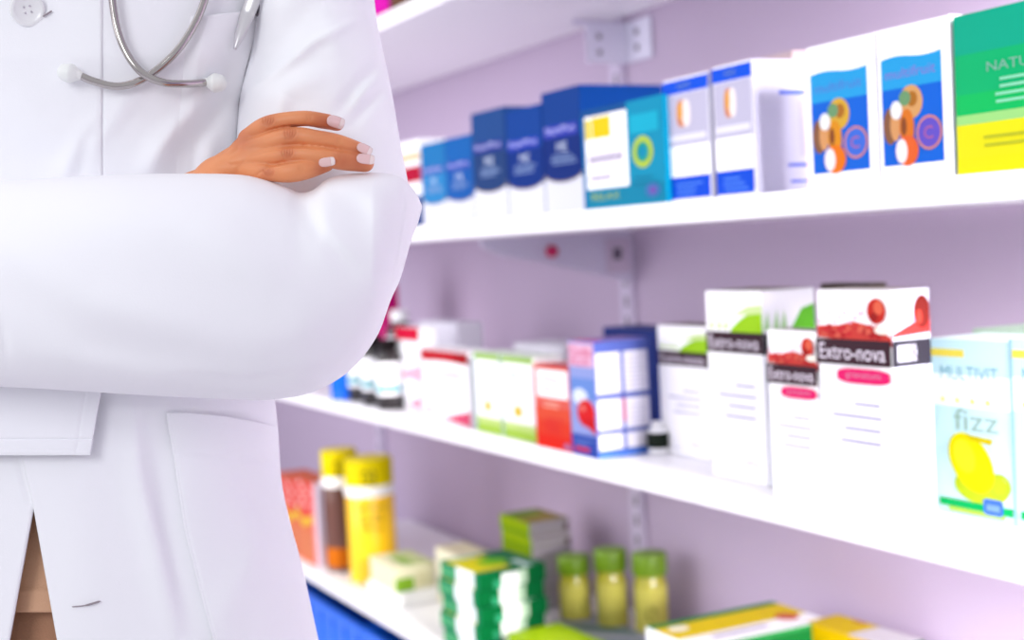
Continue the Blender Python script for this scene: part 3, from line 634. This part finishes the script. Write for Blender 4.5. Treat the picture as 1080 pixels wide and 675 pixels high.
mb = MB(); mb.grid(V, cloth, closev=True, flip=True); n = V.shape[1]; mb.f += [list(range(n)), list(range((len(ys)-1)*n, len(ys)*n))[::-1]]; mb.m += [0, 0]
child(mb.build('coat_sleeve', smooth=True))
F_T = smooth_tab([(-380, 230), (-330, 212), (-200, 202), (0, 191), (86, 186), (150, 183.5), (240, 183.5), (275, 188), (300, 196), (316, 203), (330, 200), (346, 188), (370, 183), (400, 182), (420, 186), (432, 195), (440, 206), (445, 217)])
F_B = smooth_tab([(-380, 330), (-330, 380), (-200, 398), (0, 408), (43, 410), (172, 418), (240, 421), (275, 422), (300, 420), (322, 416), (352, 403), (378, 382), (399, 352), (412, 317), (423, 292), (434, 253), (441, 235), (445, 220)], 8)
F_C = smooth_tab([(-380, 1.15), (-200, 1.085), (0, 1.045), (150, 1.032), (300, 1.042), (400, 1.065), (445, 1.085)], 12)
FF = [([(312, 196), (323, 219), (339, 249), (372, 284)], 9, -.0035, .8), ([(330, 214), (350, 245), (385, 275)], 18, .003, 1), ([(345, 200), (375, 215), (395, 235)], 12, -.002, .9), ([(355, 192), (388, 205), (408, 226)], 12, .0022, .9),
      ([(424, 186), (427, 215), (420, 260), (412, 300)], 3, -.002, .35), ([(400, 200), (408, 240), (396, 290)], 16, .002, 1), ([(205, 230), (245, 265), (300, 300)], 26, .003, 1),
      ([(0, 250), (90, 320), (220, 360), (330, 375)], 30, .004, 1), ([(0, 300), (100, 355), (230, 385)], 24, -.004, 1), ([(20, 370), (150, 395), (300, 400)], 16, .003, 1), ([(60, 215), (140, 230), (230, 240)], 30, .002, 1),
      ([(380, 330), (340, 365), (280, 385)], 18, -.003, 1), ([(0, 335), (8, 380)], 5, -.002, 1), ([(190, 395), (260, 402), (340, 388)], 8, -.002, .6)]
tt = np.concatenate([np.linspace(-380, 300, 170), 300 + 145 * np.sin(np.linspace(0, math.pi/2, 90))[1:]]); tt[-1] = 444.8
V = []
for x in tt:
    yt, yb = pl(x, F_T), pl(x, F_B); m, h = (yt + yb) / 2, (yb - yt) / 2; a = np.linspace(0, 2*math.pi, 180, endpoint=False)
    py = m - h * np.cos(a); hf = min(1, h / 90.); T = .066 * hf ** .8; dd = T * (1 - np.abs(np.cos(a)) ** 2.3) ** .5; fr = np.sin(a) > 0
    dc = pl(x, F_C); px = np.full_like(py, x)
    d = dc - np.where(fr, dd, -dd) - np.where(fr, folds(px, py, FF) * np.clip(np.abs(np.sin(a)) * 3, 0, 1), 0); V.append(P(px, py, d))
V = np.array(V); mb = MB(); mb.grid(V, cloth, closev=True, flip=True); n = 180; mb.f += [list(range(n)), list(range((len(tt)-1)*n, len(tt)*n))[::-1]]; mb.m += [0, 0]
child(mb.build('coat_sleeve', smooth=True))
# other arm: upper sleeve off to the left, forearm sleeve behind the front one
mb = MB(); mb.tube(catmull([P(-235, -110, 1.21), P(-290, 0, 1.18), P(-325, 130, 1.14), P(-330, 250, 1.10)]), list(np.linspace(.052, .066, 25)), cloth, 40); child(mb.build('coat_sleeve', smooth=True))
mb = MB(); mb.tube(catmull([P(-330, 280, 1.11), P(-200, 290, 1.10), P(0, 272, 1.09), P(150, 245, 1.08), P(205, 226, 1.072)]), list(np.linspace(.060, .033, 33)), cloth, 40, cap=False); child(mb.build('coat_sleeve', smooth=True))
mb = MB(); mb.tube(catmull([P(-240, -100, 1.21), P(-130, -148, 1.215), P(-40, -172, 1.22)], 8), list(np.linspace(.053, .036, 17)), cloth, 40); child(mb.build('coat_shoulder', smooth=True))
mb = MB(); mb.tube(catmull([P(318, -100, 1.205), P(200, -148, 1.215), P(110, -172, 1.22)], 8), list(np.linspace(.056, .036, 17)), cloth, 40); child(mb.build('coat_shoulder', smooth=True))
# -- patches lying on the coat
def patch(name, Lf, Rf, y0, y1, off, nx=40, ny=40, thick=.0016, topf=None, label=None, seam=(), bulge=0):
    V = []
    for j in range(ny + 1):
        t = j / ny; row = []
        for i in range(nx + 1):
            s = i / nx; yt = topf(s) if topf else y0; y = yt + (y1(s) if callable(y1) else y1 - 0) * t - yt * t; xl, xr = Lf(y), Rf(y); x = xl + (xr - xl) * s
            d = float(coat_d(np.array([x]), np.array([y]))[0]) - (off * min(1, -1 + 8 * s) if name == 'breast_pocket' else off) - bulge * math.sin(math.pi * s) ** .5 * (1 - t)
            for (sx, w_, am) in seam: d += am * math.exp(-(((t if sx[0] == 't' else s) - sx[1]) / w_) ** 2)
            row.append(P(x, y, d))
        V.append(row)
    mb = MB(); mb.grid(np.array(V), cloth); o = mb.build(name, smooth=True); child(o); solid(o, thick, 0); m = o.modifiers.new('soft', 'BEVEL'); m.width = .0005; m.segments = 2
    if label: tag(o, label)
    return o
I = lambda *t: (lambda y: float(np.interp(y, [a for a, _ in t], [b for _, b in t])))
patch('breast_pocket', I((11, 200), (60, 192), (186, 180)), I((8, 277), (40, 268), (75, 258), (110, 251), (186, 250)), 22, 186, .0022, topf=lambda s: 18 - 8 * s, seam=((('t', .12), .012, .0006),), bulge=.003)
patch('side_pocket', I((430, 174), (480, 183), (560, 195), (620, 210), (675, 225), (760, 250)), lambda y: float(pl(y, T_R)) - 1.2, 436, 760, .0022, 70, 170, topf=lambda s: 435 + 15 * s ** 2, seam=((('t', .13), .008, .0007), (('s', .03), .01, .0005)), bulge=.004)
patch('coat_flap', I((400, -120), (480, -120)), I((400, 108), (415, 106), (480, 95)), 395, 480, .012, 120, 90, thick=.003, seam=((('t', .80), .018, .0011), (('t', .96), .02, -.0008), (('s', .93), .006, .0008)))
# button and buttonholes
def disc_button(px, py, rpx):
    d = float(coat_d(np.array([px]), np.array([py]))[0]); c = P(px, py, d - .0048); ax = nrm(CP - c); r = rpx * d / FPX
    a = nrm(np.cross(ax, [0, 0, 1])); b = np.cross(ax, a); prof = [(0, .0012), (r*.62, .0012), (r*.72, .0020), (r*.88, .0026), (r*.98, .0018), (r, .0004), (r*.9, -.001)]
    V = np.array([[c + ax*h + (a*math.cos(t) + b*math.sin(t))*q for t in np.linspace(0, math.tau, 49)[:-1]] for q, h in prof]); mb = MB(); bm_ = mat('pearl_button', (238, 238, 240), .25, coat=.4); mb.grid(V, bm_, closev=True)
    o = mb.build('button', smooth=True); child(o); mh = MB()
    for i in range(4):
        t = math.pi/4 + i*math.pi/2 + .2; q = c + ax*.0009 + (a*math.cos(t) + b*math.sin(t))*r*.24
        mh.tube([q, q + ax*.0006], .0009, mat('button_hole_thread', (196, 192, 200), .6), 10)
    h = mh.build('thread_hole', smooth=True); h.parent = o; tag(h, 'four stitched holes')
disc_button(29, 10, 18)
def slit(pts, w):
    P3 = [P(x, y, float(coat_d(np.array([x]), np.array([y]))[0]) - .0022) for x, y in pts]; mb = MB(); mb.tube(P3, w, mat('buttonhole_thread', (150, 140, 146), .8), 8); o = mb.build('buttonhole', smooth=True); child(o); tag(o, 'stitched buttonhole slit')
slit(catmull([(76, 640), (90, 638.5), (106, 634)]), [.0003] + [.0005]*8 + [.0008]*7 + [.0002]); slit([(46, 17), (54, 12)], .0007)
# -- blouse and trousers inside the opening
def inner(name, y0, y1, grow, dT, m, n=60, step=None):
    V = []; L = np.linspace(y0, y1, n)
    for y in L:
        g = grow + (step(y) if step else 0); xr = pl(y, T_R) + g; T = pl(y, T_D) + dT + g * .0005; a = np.linspace(0, 2*math.pi, 120, endpoint=False); px = XM + (xr - XM)*np.cos(a); dd = T*(1 - np.abs(np.cos(a))**2.4)**.5
        V.append(P(px, np.full_like(px, y), np.where(np.sin(a) > 0, DC - dd, DC + dd*.85)))
    V = np.array(V); mb = MB(); mb.grid(V, m, closev=True, flip=True); o = mb.build(name, smooth=True); child(o); solid(o, -.002, 1); return o
inner('blouse', 60, 646, -14, -.011, tan, 200, step=lambda y: (0 if y < 619 else 5 * min(1, (y - 619) / 3)))
inner('trousers', 600, 900, -18, -.018, tan2, 60)
for sx in (-1, 1):
    mb = MB(); Z0 = .80
    mb.tube(catmull([B(sx*.085, .78, 0), B(sx*.09, .5, .01), B(sx*.09, .3, 0), B(sx*.09, .07, -.01)]), list(np.linspace(.095, .062, 25)), tan2, 32, cap=False); child(mb.build('trouser_leg', smooth=True))
    sh = mat('shoe_leather', (236, 234, 236), .35, coat=.3); mb = MB(); mb.tube(catmull([B(sx*.09, .045, -.055), B(sx*.09, .05, .0), B(sx*.095, .042, .08), B(sx*.10, .034, .16)]), list(np.interp(range(25), [0, 8, 24], [.036, .046, .032])), sh, 24); 
    mb.v = [(x, y, max(0.001, z)) for x, y, z in mb.v]; child(mb.build('shoe', smooth=True))
# -- the body: one mesh, remeshed from tapered limbs; the visible hand at fine resolution
def remeshed(mb, vox, it, f=.5):
    o = mb.build('build_mesh'); m = o.modifiers.new('r', 'REMESH'); m.mode = 'VOXEL'; m.voxel_size = vox
    s = o.modifiers.new('s', 'SMOOTH'); s.factor = f; s.iterations = it
    dg = bpy.context.evaluated_depsgraph_get(); dg.update(); me = bpy.data.meshes.new_from_object(o.evaluated_get(dg)); 
    n = len(me.vertices); V = np.empty(n*3); me.vertices.foreach_get('co', V); Nn = np.empty(n*3); me.vertices.foreach_get('normal', Nn); F = [list(p.vertices) for p in me.polygons]
    bpy.data.objects.remove(o); return V.reshape(-1, 3), F, Nn.reshape(-1, 3)
D0 = 1.050
hb = MB()
def fin(pts, rad):    # pixel points with depth offsets; radii in pixels
    c = catmull([(x, y, d, r) for (x, y, d), r in zip(pts, rad)], 6); hb.tube([P(p[0], p[1], D0 + p[2]) for p in c], [p[3] * D0 / FPX for p in c], skin, 28)
fin([(262, 147, .002), (283, 131.5, -.006), (318, 125.0, -.010), (341, 127.6, -.006), (355.5, 130.6, .0)], [11.5, 9.6, 8.2, 8.2, 7.6])           # index
fin([(262, 159, -.004), (306, 144.3, -.014), (335, 146.5, -.016), (358, 151.0, -.012), (383.5, 160.0, -.003)], [12, 9.8, 9.0, 8.8, 8.0])           # middle
fin([(262, 169, -.005), (304, 163.5, -.017), (332, 163.8, -.019), (358, 168.5, -.015), (385, 172.0, -.004)], [12, 9.3, 9.4, 10.4, 9.6])           # ring
fin([(256, 177, -.004), (284, 182.5, -.016), (306, 181.5, -.021), (324, 178.2, -.019), (344, 173.2, -.012)], [11, 8.8, 10.8, 10.4, 8.0])           # little
fin([(212, 204, .010), (224, 184, .004), (244, 172.5, .0), (258, 157.5, .001), (272, 141, .0)], [19, 16.5, 14.5, 13.5, 11])
fin([(210, 206, .010), (228, 186, .002), (250, 173, -.003), (275, 158, -.008)], [19, 17, 14, 10])
fin([(206, 212, .010), (232, 196, .004), (256, 184, .0), (280, 176, -.010)], [20, 18, 14, 9])
fin([(228, 180, .008), (252, 164, .016), (280, 148, .022), (306, 141, .022)], [14, 13, 9, 7])      # thumb, tucked behind the fingers
fin([(100, 250, .02), (160, 236, .018), (208, 212, .010)], [24, 20, 17])
V, F, NN = remeshed(hb, .00075, 3)
# knuckle creases and tendons, as real relief
CR = R.T @ (V - CP).T; cx = 540 + FPX * CR[0] / -CR[2]; cy = 337.5 - FPX * CR[1] / -CR[2]
WR = []
for (x, y, ang, ln) in ((283, 128, 95, 11), (306, 141.5, 96, 13), (303, 162, 94, 11), (283, 182, 80, 9), (326, 124.5, 88, 8), (357, 148.5, 105, 10), (357, 166, 98, 11), (318, 178, 85, 8)):
    big = ln >= 9 and x < 310
    for k in (-2, -1, 0, 1, 2) if big else (-1, 0, 1):
        a = math.radians(ang + k * 7); ox = k * (2.1 if big else 1.7); dx, dy = math.cos(a) * ln/2, math.sin(a) * ln/2
        WR.append(([(x + ox - dx, y - dy), (x + ox + .7*k, y), (x + ox + dx, y + dy)], .75, -.0009 if big else -.0005, 1))
WR += [([(283, 137.5), (300, 134.0), (320, 133.6), (345, 137.5)], 1.5, -.0012, 1), ([(268, 164), (285, 158.5), (300, 155.0), (320, 154.4), (352, 157), (372, 162)], 1.5, -.0013, 1), ([(270, 185), (282, 175.5), (300, 171.5), (320, 169)], 1.5, -.0013, 1),
       ([(236, 172), (244, 174), (252, 173)], 2.5, -.0008, 1), ([(246, 168), (262, 160), (280, 150)], 4, -.0006, 1), ([(214, 172), (225, 180), (240, 184)], 3, -.0004, 1)]
disp = folds(cx, cy, WR); cam_side = (NN @ nrm(CP - P(300, 150, D0))) > .1
V = V + NN * (disp * cam_side)[:, None]
fl = np.zeros(len(V))
for x, y, r in ((283, 127, 9), (306, 141, 9), (303, 162, 9), (282, 183, 8), (352, 130, 9), (380, 160, 9), (380, 176, 12), (340, 179, 9), (255, 146, 14), (340, 128, 12), (360, 170, 10)):
    fl += .55 * np.exp(-((cx - x)**2 + (cy - y)**2) / r**2)
body = MB(); body.add(V, F, skin); nh = len(V)
bb = MB(); q = lambda p: p
def limb(pts, rad): bb.tube(catmull(pts, 5), list(np.interp(np.linspace(0, 1, 5*(len(pts)-1)+1), np.linspace(0, 1, len(rad)), rad)), skin, 24)
for t in (-.07, .07): limb([B(t*.8, 1.38, 0), B(t, 1.25, 0), B(t*.8, 1.08, 0), B(t, .92, 0), B(t*1.1, .82, 0)], [.055, .07, .065, .075, .075])
limb([B(0, 1.38), B(0, 1.50, .005), B(0, 1.58, .01)], [.06, .052, .052])
for s in (-1, 1): limb([B(s*.09, .88), B(s*.09, .5, .01), B(s*.09, .12, -.01), B(s*.095, .05, .01)], [.085, .056, .040, .032])
limb([B(.04, 1.41), P(270, -90, 1.215), P(325, 40, 1.205), P(335, 150, 1.185), P(365, 250, 1.11)], [.035, .034, .034, .034, .034]); limb([P(365, 250, 1.09), P(200, 300, 1.04), P(0, 305, 1.04), P(-190, 290, 1.10), P(-250, 250, 1.14)], [.038, .040, .032, .024, .022])
limb([B(-.04, 1.41), P(-220, -80, 1.21), P(-298, 40, 1.175), P(-325, 250, 1.11)], [.035, .034, .034, .034]); limb([P(-325, 260, 1.11), P(-150, 285, 1.10), P(50, 262, 1.09), P(180, 218, 1.075), P(215, 196, 1.068)], [.038, .038, .030, .022, .016])
hd = lambda x, z, f: B(x, 1.655 + z, .02 + f)
limb([hd(0, -.04, .02), hd(0, .0, .02), hd(0, .045, -.01)], [.060, .072, .078]); limb([hd(0, -.075, .055), hd(0, -.05, .04)], [.028, .045])
limb([hd(0, .01, .088), hd(0, -.022, .105)], [.008, .013]); limb([hd(-.02, -.052, .078), hd(0, -.050, .086), hd(.02, -.052, .078)], [.006, .009, .006])
for s in (-1, 1): limb([hd(s*.076, .015, .0), hd(s*.08, -.02, .004)], [.015, .010]); limb([P(-250, 250, 1.14), P(-262, 200 + s*14, 1.15)], [.016, .008])
for k in range(3): limb([P(-250, 240, 1.14), P(-285, 205 + 22*k, 1.13), P(-300, 190 + 24*k, 1.15)], [.016, .008, .007])
V2, F2, N2 = remeshed(bb, .006, 6); body.add(V2, F2, skin)
bo = body.build('body', smooth=True); child(bo)
at = bo.data.attributes.new('flush', 'FLOAT', 'POINT'); vals = np.zeros(len(bo.data.vertices)); vals[:nh] = np.clip(fl, 0, .8)[:len(vals)]; at.data.foreach_set('value', vals)
# hair and eyes (above the frame)
mb = MB(); hr = mat('brown_hair', (62, 40, 30), .5)
mb.tube(catmull([hd(0, .075, .01), hd(0, .05, -.03), hd(0, -.06, -.06), hd(0, -.16, -.06)]), list(np.linspace(.086, .05, 25)), hr, 32); child(mb.build('hair', smooth=True))
for s in (-1, 1):
    mb = MB(); mb.tube([hd(s*.031, .004, .078), hd(s*.031, .004, .0785)], .0115, mat('eye_white', (240, 238, 236), .2), 16); e = child(mb.build('eye', smooth=True))
# nails
nailm = mat('nail_polish', (236, 200, 196), .2, coat=.5, spec=.5, var=.01); tipm = mat('nail_tip', (240, 222, 218), .25, coat=.4)
def nail(px, py, lx, ly, ang):
    a = math.radians(ang); V = []; n = 14; dep = -CR[2]
    lxr = (cx - px)*math.cos(a) + (cy - py)*math.sin(a); lyr = -(cx - px)*math.sin(a) + (cy - py)*math.cos(a)
    m = (np.abs(lxr) < lx*.5) & (np.abs(lyr) < ly*.45); m &= dep < dep[m].min() + .007
    A_ = lambda x, y: np.stack([np.ones_like(x), x, y, x*x, y*y, x*y], -1)
    co_, *_r = np.linalg.lstsq(A_(lxr[m], lyr[m]), dep[m], rcond=None)
    for i in range(n + 1):
        row = []
        for j in range(n + 1):
            u, v = -1 + 2*i/n, -1 + 2*j/n; w = (1 - abs(u)**3)**.4 if u < 0 else (1 - .22*u**4); x = u*lx/2 + (.06*lx*(1 - v*v) if u > .8 else 0); y = v*ly/2*max(w, .2)
            d = float((A_(np.array([x]), np.array([y])) @ co_)[0]) - .0006
            row.append(P(px + x*math.cos(a) - y*math.sin(a), py + x*math.sin(a) + y*math.cos(a), d))
        V.append(row)
    V = np.array(V); mb = MB(); mb.grid(V[:12], nailm); mb.grid(V[11:], tipm); o = mb.build('nail', smooth=True); child(o, person); solid(o, .0006, 0); tag(o, 'pale pink varnished nail')
for px, py, lx, ly, an in ((353.5, 128.4, 18, 12, 18), (384, 157, 16, 9.5, 26), (385, 167.6, 18, 10.5, 8), (344.3, 170.8, 16.5, 9.5, -8)):
    nail(px, py, lx, ly, an)
# ================================================================== STETHOSCOPE and PEN
st = empty('stethoscope', tuple(P(170, -190, 1.08)))
tag(st, 'steel stethoscope ear tubes crossing on the chest of the white coat', 'stethoscope')
def wchild(o, root): o.parent = root; o.matrix_parent_inverse = Matrix.Translation(-Vector(root.location)); return o
steel = mat('polished_steel', (184, 178, 176), .10, metal=1, var=.02); rub = mat('ear_tip_silicone', (236, 238, 236), .35, coat=.2); rb = mat('grey_rubber_tube', (70, 70, 78), .5)
def cd(x, y): return float(coat_d(np.array([float(x)]), np.array([float(y)]))[0])
def ear(pts, offs):
    c = catmull([(x, y, cd(x, max(y, -120)) - o) for (x, y), o in zip(pts, offs)], 10); mb = MB(); mb.tube([P(*p) for p in c], 4.1 * 1.08 / FPX, steel, 20); wchild(mb.build('ear_tube', smooth=True), st)
A = [(150, -185), (122, -110), (115, -40), (118.5, 0), (124, 32), (134, 57), (150, 77), (172, 87), (196, 88.5), (219, 87)]
Bq = [(190, -185), (222, -110), (224, -40), (216, -1), (205, 26), (188, 52), (165, 74), (143, 87), (122, 91), (100, 86), (83, 79)]
ear(A, [.02, .014, .011, .010, .010, .010, .013, .013, .011, .010]); ear(Bq, [.02, .014, .011, .010, .009, .008, .006, .007, .008, .009, .010])
for (x0, y0), (x1, y1), o in (((219, 87), (230, 87.5), .010), ((83, 79), (70, 76.5), .010)):
    mb = MB(); d = cd(x0, y0) - o; p0, p1 = P(x0, y0, d), P(x1, y1, d); f = np.linspace(0, 1, 19); rr = np.array([pl(q_, smooth_tab([(0, 5.5), (.3, 8.2), (.65, 10.2), (1, 9.6)])) for q_ in f]) * d / FPX
    mb.tube([p0 + (p1 - p0)*t for t in f], list(rr), rub, 24); wchild(tag(mb.build('ear_tip', smooth=True), 'white ear tip'), st)
mb = MB(); mb.tube(catmull([P(150, -185, 1.08), P(170, -205, 1.08), P(190, -185, 1.08)]), .006, rb, 16)
mb.tube(catmull([P(170, -205, 1.08), P(150, -240, 1.14), B(.06, 1.50, -.075), B(-.02, 1.52, -.085), B(-.08, 1.49, -.06), P(-80, -200, 1.10), P(-90, -110, 1.065), P(-95, -70, 1.06)]), .005, rb, 16); wchild(mb.build('rubber_tubing', smooth=True), st)
mb = MB(); c = P(-95, -50, 1.068); ax = nrm(CP - c); mb.tube([c - ax*.004, c + ax*.004], .02, steel, 32); wchild(mb.build('chest_piece', smooth=True), st)
pen = empty('pen', tuple(P(278, -10, 1.075))); tag(pen, 'silver pen clipped in the breast pocket of the white coat', 'pen')
mb = MB(); c = catmull([(294, -45), (285, -15), (278, 4), (273, 13)]); mb.tube([P(x, y, cd(min(x, 262), max(y, 0)) - .0005 + .004) if False else P(x, y, cd(262, 20) - .001) for x, y in c], 5 * 1.1 / FPX, mat('gunmetal', (120, 116, 122), .25, metal=1), 20); wchild(mb.build('barrel', smooth=True), pen)
mb = MB(); V = []
for t in np.linspace(0, 1, 30):
    x, y = np.interp(t, [0, .45, 1], [280, 266, 247.5]), np.interp(t, [0, .45, 1], [-45, 2, 52]); w = np.interp(t, [0, .35, .6, .85, 1], [5.5, 7.2, 7, 4.6, .8]); d = cd(min(x, 262), max(y, 5)) - .0125
    V.append([P(x + s*w, y + s*w*.42, d - .0016*(1 - s*s)) for s in np.linspace(-1, 1, 13)])
mb.grid(np.array(V), mat('satin_silver', (214, 212, 216), .3, metal=.6)); o = mb.build('clip', smooth=True); solid(o, .0014, 0); wchild(tag(o, 'tapered silver clip'), pen)
# ================================================================== LIGHT and CAMERA
w = bpy.data.worlds.new('World'); SC.world = w; w.use_nodes = True; bg = w.node_tree.nodes['Background']; bg.inputs['Color'].default_value = (.93, .94, 1, 1); bg.inputs['Strength'].default_value = .72
def area(name, loc, tgt, size, power, col=(1, 1, 1), sy=None):
    l = bpy.data.lights.new(name, 'AREA'); l.shape = 'RECTANGLE'; l.size = size; l.size_y = sy or size; l.energy = power; l.color = col; o = bpy.data.objects.new(name, l); COL.objects.link(o); o.location = loc
    o.rotation_euler = (Vector(tgt) - Vector(loc)).to_track_quat('-Z', 'Y').to_euler(); return o
area('overhead_fill', (-.9, 1.8, 2.75), (1.3, 2.2, .7), 1.2, 16, (1, .98, 1), 3.2)  # added lamp from above, no real fixture behind it
area('added_key', (-1.7, -.6, 2.1), (.1, 1.1, 1.1), 1.0, 24, (.97, .985, 1), 1.2)  # unseen key lamp added at upper left to model the coat; no window there
area('shelf_fill', (-.75, 3.1, 1.2), (1.5, 2.5, .75), 1.8, 36, (1, .97, 1), 1.9)  # added out of view behind the person to brighten shelves and wall
l = area('front_fill', (.95, -1.1, 1.5), (1.40, 1.5, .62), .7, 24, (1, .975, .93), 1.2); l.data.spread = math.radians(38)  # added narrow fill near the camera, lifts the right end of the shelves
cam = bpy.data.cameras.new('camera'); co = bpy.data.objects.new('camera', cam); COL.objects.link(co)
M = Matrix([list(R[i]) + [CP[i]] for i in range(3)] + [[0, 0, 0, 1]]); co.matrix_world = M
cam.sensor_width = 36; cam.lens = FPX / 1080 * 36; cam.clip_start = .05
cam.dof.use_dof = True; cam.dof.focus_distance = 1.06; cam.dof.aperture_fstop = 4.2
SC.camera = co
SC.view_settings.view_transform = 'Standard'; SC.view_settings.look = 'None'; SC.view_settings.gamma = 1; SC.view_settings.exposure = 0; SC.view_settings.use_curve_mapping = False
